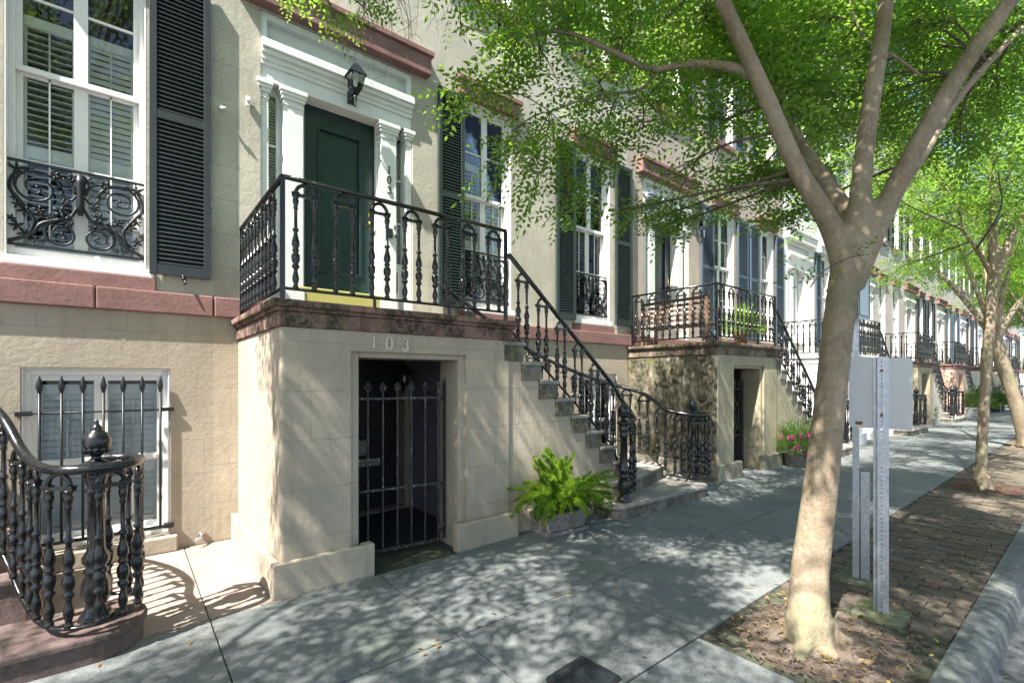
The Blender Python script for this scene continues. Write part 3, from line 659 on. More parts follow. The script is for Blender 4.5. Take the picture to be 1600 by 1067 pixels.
def door_bay(h, a, b, pal, lod, k):
    """surround of a stoop door between a and b: pilasters, sidelights, entablature, transom panel, door, threshold"""
    wm = pal['white']; yd = W+.23; z0 = 2.52; s = (b-a)/1.85
    X = lambda v: a+v*s
    m = MB(); m.box(a+.002, b-.002, W+.20, W+.225, z0, 5.8)           # backing boards round the openings are cut below
    bk = MB(); wall_mesh(bk, a+.002, b-.002, z0, 5.798, W+.16, W+.22, [(X(.50), X(1.40), z0, 5.03), (X(.09), X(.19), 3.25, 4.95), (X(1.66), X(1.76), 3.25, 4.95)])
    su = bk.build('door_surround', wm, h)
    for c0, c1, zt in ((X(.005), X(.085), 5.03), (X(.24), X(.455), 5.03), (X(1.415), X(1.625), 5.03), (X(1.765), X(1.845), 5.03)):
        m = MB(); m.box(c0, c1, W+.03, W+.158, z0, 4.83); m.box(c0-.012, c1+.012, W+.015, W+.158, z0, z0+.22)
        for i, (e, p, q) in enumerate(((.008, 4.83, 4.86), (.0, 4.86, 4.90), (.018, 4.90, 4.94), (.03, 4.94, 4.98), (.042, 4.98, 5.03))): m.box(c0-e, c1+e, W+.03-e, W+.158, p, q)
        m.build('pilaster', wm, su, bevel=.004 if lod == 0 else 0, seg=1)
    m = MB(); m.box(a+.004, b-.004, W+.03, W+.158, 5.032, 5.20)
    for e, p, q in ((.02, 5.20, 5.25), (.035, 5.25, 5.31), (.07, 5.31, 5.36), (.10, 5.36, 5.43), (.085, 5.43, 5.46)): m.box(a+.004, b-.004, W+.03-e, W+.158, p, q)
    m.build('entablature', wm, su, bevel=.004 if lod == 0 else 0, seg=1)
    m = MB(); m.box(a+.004, a+.07, W+.03, W+.158, 5.462, 5.79); m.box(b-.07, b-.004, W+.03, W+.158, 5.462, 5.79); m.box(a+.07, b-.07, W+.03, W+.158, 5.72, 5.79); m.box(a+.07, b-.07, W+.12, W+.158, 5.462, 5.72); m.box(a+.07, b-.07, W+.06, W+.12, 5.462, 5.50)
    m.build('transom_panel', wm, su)
    if lod < 2:
        for c0, c1 in ((X(.09), X(.19)), (X(1.66), X(1.76))):
            MB().box(c0-.01, c1+.01, W+.19, W+.195, 3.24, 4.96).build('sidelight', 'glass', su)
            mm = MB()
            for zz in (3.8, 4.38): mm.box(c0, c1, W+.17, W+.187, zz-.012, zz+.012)
            mm.build('sidelight_bar', wm, su)
            cu = MB(); z = 3.3
            while z < 4.93: cu.obox(((c0+c1)/2, W+.235, z), ((c1-c0)/2+.01,0,0), (0,.012,.016), (0,-.002,.0015)); z += .035
            stuff(cu.build('sidelight_blind', 'blind_white', su))
    # door leaf with one raised panel
    d0, d1, zb, zt = X(.50), X(1.40), 2.78, 5.03
    m = MB(); wall_mesh(m, d0+.003, d1-.003, zb+.004, zt-.004, yd, yd+.05, [(d0+.17, d1-.17, zb+.24, zt-.22)])
    dr = m.build('door', pal['door'], h)
    m = MB(); p0, p1, q0, q1 = d0+.17, d1-.17, zb+.24, zt-.22
    m.box(p0, p1, yd+.03, yd+.045, q0, q1); 
    for (u0, u1, v0, v1) in ((p0, p0+.03, q0, q1), (p1-.03, p1, q0, q1), (p0+.03, p1-.03, q0, q0+.03), (p0+.03, p1-.03, q1-.03, q1)): m.box(u0, u1, yd-.016, yd+.03, v0, v1)
    m.build('panel', pal['door'], dr, bevel=.005 if lod == 0 else 0, seg=1)
    if lod < 2:
        kb = MB().lathe([(.012,0),(.012,.03),(.03,.05),(.032,.065),(.02,.08)], (0,0,0), 10)
        kb.v = [(d1-.07+vx, yd-vz, 3.72+vy) for vx, vy, vz in kb.v]; kb.build('knob', 'brass', dr)
        MB().box(d1-.085, d1-.05, yd-.008, yd, 3.82, 3.9).build('lock', 'brass', dr)
    MB().box(a-.05, b+.05, W+.325, W+.36, 2.3, 5.85).build('light_blocker', 'black_plastic', h)  # black panel added behind the door bay to block sky light
    # threshold step
    MB().box(X(.40), X(1.53), W+.025, W+.228, 2.30, 2.778).build('threshold', 'yellow_paint' if k == 0 else 'step_top', h, bevel=.006, seg=1)
    MB().box(a+.002, X(.398), W+.028, W+.158, 2.3, 2.518).build('base_block', wm, h); MB().box(X(1.532), b-.002, W+.028, W+.158, 2.3, 2.518).build('base_block', wm, h)
    return su, X, yd

HOUSE_LABEL = {-1: 'tan stucco row house with a tall shuttered window at the left edge', 0: 'tan stucco row house with the dark green door numbered 103',
  1: 'greyish stucco row house behind the stoop streaked with black algae', 2: 'white painted row house half hidden by the near tree trunk', 3: 'grey stucco row house next past the white one',
  4: 'row house behind the peach coloured stoop'}
def house(k):
    x0 = X0[k]; pal = PAL[k]; xa, xb = BND[k], BND[k+1]; lod = 0 if k <= 0 else (1 if k == 1 else 2)
    bay = {-1: ((.22,2.07),(2.88,3.78),(5.20,6.165)), 0: ((.22,2.07),(2.88,3.78),(5.21,6.16)), 1: ((.50,2.15),(3.22,4.22),(5.52,6.45)), 2: ((.55,2.25),(3.0,3.9),(5.0,5.9))}.get(k, ((.45,2.15),(2.9,3.8),(4.95,5.85)))
    D, A, B = [(x0+a, x0+b) for a, b in bay]
    h = thing('row_house', (xa, W, 0), HOUSE_LABEL.get(k, 'stucco row house, '+WHERE[k].replace('the house', 'the one')), 'house', 'row houses along the street')
    bw = (x0+5.30, x0+6.35, .16, 1.80)
    bd = (x0+.85, x0+1.95, 0.0, 1.95)
    lo_holes = [bw, bd] if lod < 2 else [bw]
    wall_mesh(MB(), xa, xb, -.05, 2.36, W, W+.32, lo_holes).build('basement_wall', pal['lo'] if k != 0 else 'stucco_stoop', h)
    zt = 13.2
    U = [(c-.45, c+.45, 7.42, 9.75) for c in ((D[0]+D[1])/2, (A[0]+A[1])/2, (B[0]+B[1])/2)]
    U3 = [(a, b, 10.7, 12.3) for a, b, _, _ in U]
    holes = [(D[0], D[1], 2.30, 5.8), (A[0], A[1], 2.70, 5.78), (B[0], B[1], 2.70, 5.78)]+U+U3
    wall_mesh(MB(), xa, xb, 2.36, zt, W+.012, W+.32, holes).build('upper_wall', pal['up'], h)
    # belt course in lengths, jointed
    cuts = [xa+.002, xa+(xb-xa)*.38, xa+(xb-xa)*.71, xb-.002]
    if k == -1: cuts = [xa+.002, -3.2, -.48+.27, xb-.002]
    for a, b in zip(cuts, cuts[1:]): MB().box(a+.003, b-.003, W-.055, W+.2, 2.345, 2.555).build('belt_course', pal['trim'] if k != 2 else 'stucco_white', h, bevel=.012)
    for a, b in (A, B): MB().box(a-.06, b+.07, W-.02, W+.2, 2.557, 2.685).build('sub_sill', pal['trim'], h, bevel=.006, seg=1)
    for a, b in (A, B): MB().box(a-.01, b+.06, W-.012, W+.19, 2.687, 2.76).build('sill', pal['white'], h, bevel=.006, seg=1)
    lintel(h, D[0]-.22, D[1]+.22, 5.81, 6.12, pal['trim'], .12)
    for a, b in (A, B): lintel(h, a-.12, b+.12, 5.79, 6.05, pal['trim'], .08)
    for (a, b, c, d) in U+U3:
        MB().box(a-.12, b+.12, W-.07, W+.15, c-.13, c-.002).build('sill', pal['trim'], h); lintel(h, a-.1, b+.1, d+.01, d+.25, pal['trim'], .06)
    for n, (a, b) in enumerate((A, B)):
        l2 = lod if not (k == -1 and n == 0) else 1
        window(h, a, b, 2.765, 5.78, pal, l2, mat='white_paint' if k <= 0 else None)
    for i, (a, b, c, d) in enumerate(U+U3):
        window(h, a, b, c, d, pal, 2, zmeet=(c+d)/2, blind=False)
        if i < 3:
            shutter(h, a-.47, a-.02, c, d, 'shutter_blue' if k in (1, 2) else pal['sh'], 2); shutter(h, b+.02, b+.47, c, d, 'shutter_blue' if k in (1, 2) else pal['sh'], 2)
    sz0, sz1 = 2.725, 5.775
    if k == -1: shutter(h, B[1]+.02, B[1]+.525, sz0, sz1, pal['sh'], 0, zm=4.29)
    elif k == 0:
        shutter(h, A[0]-.44, A[0]-.015, sz0, sz1, pal['sh'], 0, zm=4.29)
        shutter(h, B[0]-.49, B[0]-.03, sz0, sz1, pal['sh'], 0, zm=4.29); shutter(h, B[1]+.11, B[1]+.60, sz0, sz1, pal['sh'], 0, zm=4.29)
    elif k == 1:
        for q0, q1 in ((A[0]-.62, A[0]-.07), (A[1]+.10, A[1]+.66), (B[0]-.52, B[0]-.02), (B[1]+.08, B[1]+.6)): shutter(h, q0, q1, sz0, 5.72, pal['sh'], 1, zm=4.29)
    elif k > 3 or k == 2:
        for q in (A, B): shutter(h, q[0]-.45, q[0]-.03, sz0, 5.75, pal['sh'], 2); shutter(h, q[1]+.03, q[1]+.45, sz0, 5.75, pal['sh'], 2)
    su, X, yd = door_bay(h, D[0], D[1], pal, lod, k)
    if k == 0:
        for ch, zz in (('1', 4.43), ('0', 4.30), ('3', 4.17)): digit(su, ch, X(1.52), zz, .095, W+.018, W+.03, 'black_plastic')
        digit(su, 'A', X(1.60), 3.70, .05, W+.02, W+.03, 'black_plastic'); digit(su, 'B', X(1.62), 3.58, .05, W+.02, W+.03, 'black_plastic')
        MB().box(X(1.49), X(1.56), W-.01, W+.03, 3.54, 3.66).build('doorbell', 'black_plastic', su, bevel=.008)
        MB().box(X(1.66), X(1.69), W+.13, W+.16, 2.85, 3.13).build('mail_slot', 'black_plastic', su)
    # basement window and its sill
    a, b, c, d = bw
    window(h, a, b, c, d, pal, lod if k <= 1 else 2, zmeet=.95, mat='white_paint', dep=.10, ztop=1.65)
    MB().box(a-.05, b+.06, W-.09, W+.12, c-.16, c-.004).build('sill', pal['lo'], h, bevel=.015)
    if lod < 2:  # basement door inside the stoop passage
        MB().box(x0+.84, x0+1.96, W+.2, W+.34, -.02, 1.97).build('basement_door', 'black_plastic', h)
    # cornice
    m = MB(); 
    for e, p, q in ((.06, zt-.6, zt-.45), (.12, zt-.45, zt-.2), (.3, zt-.2, zt-.05), (.38, zt-.05, zt+.08)): m.box(xa+.004, xb-.004, W+.012-e, W+.3, p, q)
    m.build('cornice', pal['trim'], h)
    MB().box(xa+.004, xb-.004, W+.33, W+9, zt-.4, zt-.2).build('roof', 'stucco_grey', h)
    return D, A, B, bw
BAYS = {}
for k in range(-1, 11): BAYS[k] = house(k)

# ------------------------------------------------------------------ stoops
NOSE = [(3.47-.95+.262*i, 2.32-.2125*(i+1)) for i in range(8)]     # (x rel, top z) of the straight flight
def stoop(k):
    x0 = X0[k]; pal = PAL[k]; lod = 0 if k <= 0 else (1 if k == 1 else 2)
    s = thing('stoop', (x0, FR, 0), {0: 'cream stucco stoop with 103 raised above its gated doorway', 1: 'stucco stoop blackened by algae, next to the one marked 103', -1: 'brown painted steps curving down at the left edge',
              2: 'white stoop half hidden behind the near tree trunk', 3: 'stained stoop with a dark doorway beside the road sign', 4: 'peach coloured stucco stoop'}.get(k, 'stone and stucco stoop of '+WHERE[k]), 'stoop', 'front stoops along the row')
    lo = pal['stoop']
    if k > -1:
        X = lambda pts: [(x0+x, FR+y) for x, y in pts]
        wd = W-FR-.004
        side = lo if k != 1 else 'stucco_stoop_algae'
        L = [(0,0),(.56,0),(.56,.04),(.65,.04),(.65,.42),(.25,.42),(.25,wd),(0,wd)]
        if k == 1:      # algae grows on the side wall only: it and the front pier are two walls
            MB().prism(X(rnd_poly([(.012,0),(.56,0),(.56,.04),(.65,.04),(.65,.42),(.012,.42)], {0:.02, 3:.03, 4:.03})), -.02, 2.112).build('front_wall', lo, s)
            MB().prism(X(rnd_poly([(0,.012),(.24,.012),(.24,wd),(0,wd)], {0:.02})), -.02, 2.111).build('side_wall', side, s)
        else:
            MB().prism(X(rnd_poly(L, {0:.03, 2:.0, 3:.03, 4:.03})), -.02, 2.112).build('front_wall', lo, s)
        Rr = [(1.74,0),(2.31,0),(2.31,wd),(2.06,wd),(2.06,.42),(1.67,.42),(1.67,.04),(1.74,.04)]
        MB().prism(X(rnd_poly(Rr, {1:.03, 5:.03, 6:.03})), -.02, 2.112).build('front_wall', lo, s)
        m = MB(); m.box(x0+.56, x0+1.74, FR+.0005, FR+.40, 1.94, 2.112); m.box(x0+.645, x0+1.675, FR+.041, FR+.40, 1.89, 1.94); m.build('door_head', lo, s)
        pm = 'plinth_rough' if k in (1, 3) else lo
        pb = .02 if pm == lo else .04
        MB().prism(X([(-.07,-.07),(.66,-.07),(.745,-.07),(.745,.03),(.645,.03),(.645,-.01),(.0,-.01),(-.01,-.01),(-.01,wd),(-.07,wd)]), -.02, .27).build('plinth', pm, s, bevel=pb, seg=3)
        MB().prism(X([(1.59,-.07),(2.38,-.07),(2.38,.5),(2.32,.5),(2.32,-.01),(1.675,-.01),(1.675,.03),(1.59,.03)]), -.02, .27).build('plinth', pm, s, bevel=pb, seg=3)
        # brownstone cap: band and overhanging landing slab
        MB().box(x0-.022, x0+2.332, FR-.022, W-.006, 2.114, 2.235).build('cap_band', pal['cap'], s, bevel=.006, seg=1)
        m = MB(); m.box(x0-.045, x0+2.355, FR-.045, W-.005, 2.236, 2.27); m.box(x0-.075, x0+2.385, FR-.075, W-.0045, 2.268, 2.325); m.build('landing', pal['cap'], s, bevel=.012)
        if k == 0:
            for ch, xx, zz in (('1', .76, 2.025), ('0', .905, 2.02), ('3', 1.06, 2.015)): digit(s, ch, x0+xx, zz, .115, FR-.014, FR+.002, 'numeral_paint')
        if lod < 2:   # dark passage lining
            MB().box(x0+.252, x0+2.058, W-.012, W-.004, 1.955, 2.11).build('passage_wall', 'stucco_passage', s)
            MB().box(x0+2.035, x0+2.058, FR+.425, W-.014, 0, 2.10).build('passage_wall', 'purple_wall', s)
            MB().box(x0+.255, x0+2.055, FR+.42, W-.02, -.018, -.008).build('passage_floor', 'shutter_black', s)  # floor coloured black to paint in the shade of the passage
    # straight flight: each step a block, cream stringer wall beneath
    poly = [(x0+2.312, 0)]
    for i, (nx, z) in enumerate(NOSE):
        nx2 = x0+nx; MB().box(nx2-.31, nx2+.012, FR-.018, W-.07, z-.045, z).build('step', pal['steptop'], s, bevel=.012)
        MB().box(nx2-.295, nx2-.022, FR-.004, W-.075, z-.2125, z-.046).build('riser', pal['step'], s, bevel=.004, seg=1)
    pts = [(x0+2.312, 2.32-.2125*1-.2)]
    for (nx, z) in NOSE: pts += [(x0+nx-.034, z-.214)]; pts += [(x0+nx-.034, z-.43)] if z-.43 > .1 else [(x0+nx-.034, .02)]
    if k > -1:
        poly = [(x0+2.312, 0)]+[(x0+NOSE[-1][0]-.04, 0)]
        for nx, z in reversed(NOSE): poly += [(x0+nx-.035, z-.213)] if z == NOSE[-1][1] else [(x0+nx-.035, z-.426), (x0+nx-.035, z-.213)] if False else [(x0+nx+.0-.035, max(.005, z-.213-.0))]
        # stepped outline, from the bottom up
        poly = [(x0+2.312, 0), (x0+NOSE[-1][0]-.04, 0)]
        for i in range(len(NOSE)-1, -1, -1):
            nx, z = NOSE[i]; poly.append((x0+nx-.04, z-.2135))
            poly.append((x0+(NOSE[i-1][0]-.04 if i else 2.312), z-.2135))
        q = [poly[0]]
        for p in poly[1:]:
            if abs(p[0]-q[-1][0])+abs(p[1]-q[-1][1]) > 1e-4: q.append(p)
        MB().prism_xz(q, FR+.02, FR+.24).build('stringer', pal['lo'] if k not in (0, 1) else pal['stoop'], s)
    # winders that fan out towards the pavement
    NX, NY = (x0+5.80, FR-.10) if k != -1 else (-.14, 4.05)
    if k == -1:
        c = (NX, NY); arc = [(c[0]+.26*math.sin(a), c[1]-.27*math.cos(a)) for a in [math.pi*i/14 for i in range(15)]]
        def slabs(poly, z0, z1, nm):
            MB().prism(poly, z1-.05, z1).build('step', 'step_brown', s, bevel=.014); cx = sum(p[0] for p in poly)/len(poly); cy = sum(p[1] for p in poly)/len(poly)
            MB().prism([(cx+(x-cx)*.965-.01, cy+(y-cy)*.95+.004) for x, y in poly], z0, z1-.051).build('riser', 'step_brown', s)
        slabs([(-1.9, NY-.27)]+arc+[(-1.9, NY+.27)], 0, .17, '')
        slabs([(-1.9,4.62),(-.50,4.62),(-.44,4.70),(-.44,5.3),(-1.9,5.3)], .0, .36, '')
        slabs([(-1.9,4.78),(-.66,4.76),(-.60,4.84),(-.62,5.6),(-1.9,5.6)], .0, .56, '')
        slabs([(-2.4,4.4),(-1.0,4.9),(-.95,5.6),(-2.4,5.7)], .0, .77, '')
    else:
        X = lambda pts: [(x0+a, b) for a, b in pts]
        for poly, zt, zb in ((rnd_poly(X([(3.60,W-.1),(3.60,3.78),(3.72,3.65),(5.58,3.60),(5.73,3.72),(5.73,W-.1)]), {1:.05, 2:.05, 3:.08, 4:.06}), .17, 0),
                             (rnd_poly(X([(3.85,W-.12),(3.85,4.02),(3.98,3.88),(5.55,4.30),(5.66,4.40),(5.66,W-.12)]), {1:.05, 2:.05, 3:.06, 4:.05}), .37, .1),
                             (rnd_poly(X([(3.9,W-.14),(3.9,4.10),(4.35,4.06),(4.95,4.75),(5.20,5.5),(5.2,W-.14)]), {2:.05}), .56, .3)):
            MB().prism(poly, zt-.05, zt).build('step', pal['steptop'], s, bevel=.014)
            cx = sum(p[0] for p in poly)/len(poly); cy = sum(p[1] for p in poly)/len(poly)
            MB().prism([(cx+(x-cx)*.975, cy+(y-cy)*.97) for x, y in poly], zb, zt-.051).build('riser', pal['step'], s)
    # ---------------- railings
    wh = WHERE[k]
    if k > -1:
        r = thing('landing_railing', (x0, FR, 2.32), 'black cast-iron railing round the stoop landing of '+wh, 'railing', 'iron railings on the stoop landings')
        yb = W-.06; zb, zt = 2.42, 3.30
        run_rail(r, [(x0+.02, FR+.02, zb, zt), (x0+2.26, FR+.02, zb, zt)], lod, start=.17, pitch=.318)
        run_rail(r, [(x0+.02, yb, zb, zt), (x0+.02, FR+.02, zb, zt)], lod, start=.16, pitch=.30, end=W-FR-.1)
        for (px, py) in ((x0+.02, FR+.02), (x0+2.26, FR+.02), (x0+.02, yb)): MB().box(px-.016, px+.016, py-.016, py+.016, 2.326, 3.29).build('post', 'iron', r)
        for px in (x0+.78, x0+1.55): MB().box(px-.011, px+.011, FR+.01, FR+.03, 2.326, 2.41).build('foot', 'iron', r)
    def zr(x): return 3.03-(x-2.33)*.815
    if k > -1:
        r = thing('stair_railing', (x0+2.3, FR, 0), 'black cast-iron stair railing on the street side of '+wh, 'railing', 'iron stair railings')
        p = [(x0+x, FR+.02, zr(x)-.80, zr(x)) for x in (2.30, 2.8, 3.3, 3.8, 4.05)]
        q = [(x0+4.20, FR+.0, .44, 1.43), (x0+4.29, FR-.06, .36, 1.30), (x0+4.27, FR-.16, .30, 1.19), (x0+4.15, FR-.25, .27, 1.17), (x0+4.0, FR-.27, .26, 1.17), (x0+3.91, FR-.28, .26, 1.17)]
        sp = [(v.x, v.y, 0, 0) for v in spline([(a[0], a[1], 0) for a in q], 4)]
        zz = [(v.x, v.y) for v in spline([(a[2], a[3], 0) for a in q], 4)]
        full = p+[(a[0], a[1], b[0], b[1]) for a, b in zip(sp, zz)]
        run_rail(r, full, lod, start=.20, pitch=.30, end=2.72, hr=.026, round_rail=True, hw=.062)
        newel(r, x0+3.90, FR-.28, .17, lod)
    r = thing('stair_railing', (x0+2.3, W-.2, 0), 'black cast-iron stair railing on the house side of '+wh if k > -1 else 'glossy black iron stair railing curling round its newel at the left edge', 'railing', 'iron stair railings')
    rel = [(-3.42,1.78,3.02),(-2.7,1.74,2.62),(-1.95,1.66,2.18),(-1.15,1.42,1.83),(-.72,.98,1.62),(-.50,.53,1.47),(-.36,.24,1.24),(-.25,-.06,1.175),(-.13,-.21,1.165),(.03,-.245,1.165),(.17,-.16,1.165),(.22,.02,1.165),(.15,.18,1.165),(0,.24,1.165)]
    dz = [.80,.80,.80,.82,.86,.88,.92,.93,.93,.93,.93,.93,.93,.93]
    A_ = spline([(NX+a, NY+b, 0) for a, b, c in rel], 5); Bz = spline([(c-d, c, 0) for (a, b, c), d in zip(rel, dz)], 5)
    run_rail(r, [(a.x, a.y, b.x, b.y) for a, b in zip(A_, Bz)], lod, start=.25, pitch=.265, hr=.028, round_rail=True, hw=.062)
    newel(r, NX, NY, .17, lod)
    # bronze-black collar under the rail's scroll
    MB().lathe([(.06,0),(.10,.008),(.10,.02),(.05,.03)], (NX, NY, 1.125), 16).build('collar', 'iron', r)
for k in range(-1, 11): stoop(k)

# ------------------------------------------------------------------ gates, guards, bars, lanterns
def gate(k, p0, p1, ht=1.52, n=6, label=''):
    lod = 0 if k == 0 else 1
    g = thing('iron_gate', (p0[0], p0[1], 0), label, 'gate', 'iron gates under the stoops')
    a, b = Vector((*p0, 0)), Vector((*p1, 0)); d = (b-a).normalized(); nn = Vector((-d.y, d.x, 0)); L = (b-a).length
    def bar(u0, u1, z0, z1, name, t=.009): MB().obox(a+d*(u0+u1)/2+Vector((0,0,(z0+z1)/2)), d*((u1-u0)/2), nn*t, Vector((0,0,(z1-z0)/2))).build(name, 'iron_gate', g)
    bar(0, L, .03, .06, 'rail'); bar(0, L, .62, .642, 'rail'); bar(0, L, 1.50, 1.52, 'rail')
    bar(-.012, .012, .02, 1.66, 'stile', .011); bar(L-.012, L+.012, .02, 1.68, 'stile', .011)
    for i in range(1, n):
        u = L*i/n; bar(u-.008, u+.008, .06, 1.55, 'bar', .0075)
        c = a+d*u+Vector((0,0,1.52)); m = MB()
        for (du, dz, r) in ((0,.09,.016),(-.018,.075,.013),(.018,.075,.013),(-.026,.10,.013),(.026,.10,.013),(-.016,.125,.012),(.016,.125,.012),(0,.14,.013),(0,.05,.012),(0,.115,.016)): 
            q = c+d*du+Vector((0,0,dz)); m.blob(q, r, 6, 4, sz=1.25, sy=.6)
        m.tube([c, c+Vector((0,0,.1))], [.007,.011], 6); m.build('finial', 'iron_gate', g)
    if k == 0:
        bar(.0, .12, .98, 1.12, 'lock_box', .03); bar(.0, L*.30, .87, .94, 'lock_plate', .004)
    return g
gate(0, (1.66, 4.44), (2.52, 4.34), label='black iron gate with leaf finials under the 103 stoop')
MB_h = tag(MB().box(2.585, 2.60, 4.33, 4.36, .05, 1.70).tube([(2.52,4.345,1.5),(2.59,4.345,1.5)], .012, 6).tube([(2.52,4.345,.14),(2.59,4.345,.14)], .012, 6).tube([(2.52,4.345,.62),(2.59,4.345,.62)], .010, 6).build('gate_post', 'iron_gate'), 'flat iron hinge bar fixed to the jamb right of the 103 gate', 'gate post')
for k in range(1, 6):
    x0 = X0[k]; gate(k, (x0+.70, FR+.36), (x0+1.64, FR+.36), n=6, label='dark iron gate under the stoop of '+WHERE[k])
    if k == 1:
        m = MB(); m.tube([(x0+1.17+.26*math.cos(a), FR+.345, 1.0+.26*math.sin(a)*1.25) for a in [2*math.pi*i/20 for i in range(21)]], .014, 6)
        for a in range(0, 180, 45): m.tube([(x0+1.17+.2*math.cos(R(a)), FR+.345, 1.0+.25*math.sin(R(a))), (x0+1.17-.2*math.cos(R(a)), FR+.345, 1.0-.25*math.sin(R(a)))], .009, 5)
        m.tube([(x0+1.17+.16*math.cos(a), FR+.345, 1.0+.2*math.sin(a)) for a in [2*math.pi*i/16 for i in range(17)]], .010, 6)
        tag(m.build('gate_ornament', 'iron_gate'), 'round iron medallion on the gate under the algae-stained stoop', 'ornament')
def bars(x0, x1, label, lod=0):
    y = W-.035; g = thing('window_bars', ((x0+x1)/2, y, .2), label, 'window bars', 'spear bars over the basement windows')
    zb, zr, zt = .25, 1.40, 1.72
    MB().tube([(x0, y, zr), (x1, y, zr)], .008, 8).box(x0-.03, x0+.075, y-.006, y+.06, zr-.018, zr+.018).box(x1-.075, x1+.03, y-.006, y+.06, zr-.018, zr+.018).build('top_rail', 'iron_flat', g)
    MB().box(x0-.02, x1+.02, y-.010, y+.01, zb-.015, zb+.012).box(x1-.05, x1+.03, y-.014, y+.06, zb-.02, zb+.02).build('bottom_rail', 'iron_flat', g)
    n = 7
    for i in range(n):
        x = x0+(x1-x0)*(i+.85)/(n+.4)
        MB().tube([(x,y,zb),(x,y,zt-.14)], .0115, 8).lathe([(.011,0),(.013,.01),(.022,.05),(.024,.07),(.016,.11),(.006,.15),(.001,.165)], (x,y,zt-.15), 8).build('bar', 'iron_flat', g)
bars(-.70, .35, 'black spear-topped iron bars over the basement window behind the left newel')
bars(6.25, 7.30, 'iron spear bars over the basement window behind the 103 stair railing')
guard(*BAYS[-1][2], 'ornate black iron scrollwork guard across the left-edge window')
guard(*BAYS[0][1], 'ornate iron window guard seen through the 103 landing railing')
guard(*BAYS[0][2], 'ornate iron window guard between the two shutters right of the stair')
def lantern(x, y, z, label, s=1.0, mat='iron_flat'):
    g = thing('wall_lantern', (x, y, z), label, 'lantern', 'lanterns beside the doors')
    B = lambda m, n, mt: m.build(n, mt, g)
    yo = y-.17*s
    def frustum(m, r0, r1, z0, z1):
        V = [(x+a*r0, yo+b*r0, z+z0) for a, b in ((-1,-1),(1,-1),(1,1),(-1,1))]+[(x+a*r1, yo+b*r1, z+z1) for a, b in ((-1,-1),(1,-1),(1,1),(-1,1))]
        return m.add(V, [(0,3,2,1),(4,5,6,7)]+[(i,(i+1)%4,4+(i+1)%4,4+i) for i in range(4)])
    m = MB(); frustum(m, .105*s, .05*s, .17*s, .27*s); frustum(m, .11*s, .105*s, .155*s, .17*s); frustum(m, .05*s, .035*s, .27*s, .295*s); m.lathe([(.012*s,.29*s),(.018*s,.31*s),(.01*s,.33*s),(.002,.35*s)], (x,yo,z), 8); B(m, 'roof', mat)
    m = MB()
    for a, b in ((-1,-1),(1,-1),(1,1),(-1,1)): m.tube([(x+a*.058*s, yo+b*.058*s, z-.02*s), (x+a*.092*s, yo+b*.092*s, z+.16*s)], .007*s, 5)
    frustum(m, .045*s, .062*s, -.05*s, -.015*s); frustum(m, .03*s, .045*s, -.075*s, -.05*s); B(m, 'cage', mat)
    m = MB(); frustum(m, .052*s, .086*s, -.014*s, .154*s); B(m, 'glass', 'glass')
    B(MB().lathe([(.016,-.01*s),(.016,.03*s),(.028*s,.06*s),(.025*s,.10*s),(.004,.12*s)], (x,yo,z), 10), 'bulb', 'blind_white')
    B(MB().lathe([(.004,-.24*s),(.013*s,-.225*s),(.01*s,-.21*s),(.02*s,-.12*s),(.024*s,-.075*s)], (x,yo,z), 8), 'tail', mat)
    m = MB(); m.tube([(x, y, z-.06*s), (x, y-.06*s, z-.09*s), (x, yo, z-.07*s)], .013*s, 6); m.box(x-.045*s, x+.045*s, y-.018, y, z-.13*s, z+.02*s); B(m, 'bracket', mat)
lantern(1.17+.93+.06, W-.03, 5.19, 'black hanging-tail lantern over the green 103 door', .95)
lantern(2.82, W-.02, 1.66, 'dark lantern inside the gated passage under 103', .75)
lantern(8.19, W-.0, 5.14, 'grey wall lantern left of the second door, among the leaves', 1.0, 'shutter_blue')
lantern(10.12, W-.0, 5.13, 'grey square wall lantern right of the second door', 1.15, 'shutter_blue')
# small fittings on the walls
tag(MB().tube([(.79,W,4.54),(.79,W-.06,4.54)], .016, 8).tube([(.80,W-.055,4.54),(.83,W-.06,4.54)], .012, 6).build('wall_hook', 'white_old'), 'small white hook on the wall right of the left-edge shutter', 'hook')
tag(MB().blob((.46,W-.07,2.70), .022, 8, 5).tube([(.46,W-.07,2.70),(.475,W-.085,2.66),(.46,W-.10,2.635)], [.012,.01,.007], 6).blob((.452,W-.075,2.725), .016, 6, 4).build('shutter_catch', 'iron'), 'black iron shutter catch below the left-edge shutter', 'catch')
tag(MB().tube([(.63,W,.11),(.60,W-.09,.085),(.55,W-.13,.085)], [.018,.016,.016], 8).lathe([(.03,0),(.03,.02)], (.62,W-.01,.1), 8).build('hose_bib', 'chrome'), 'small metal pipe outlet low on the wall left of the 103 stoop', 'pipe')
tag(MB().box(1.02,1.06,W-.03,W+.0,4.66,4.76).box(1.025,1.055,W-.06,W-.03,4.70,4.74).build('camera_bracket', 'white_old'), 'tiny white bracket on the wall left of the 103 doorway', 'bracket')
tag(MB().box(2.10,2.40,W+.02,W+.09,.78,.95).box(2.17,2.27,W+.0,W+.02,.82,.91).build('mail_box', 'shutter_black'), 'dark mailbox behind the gate under 103', 'mailbox')

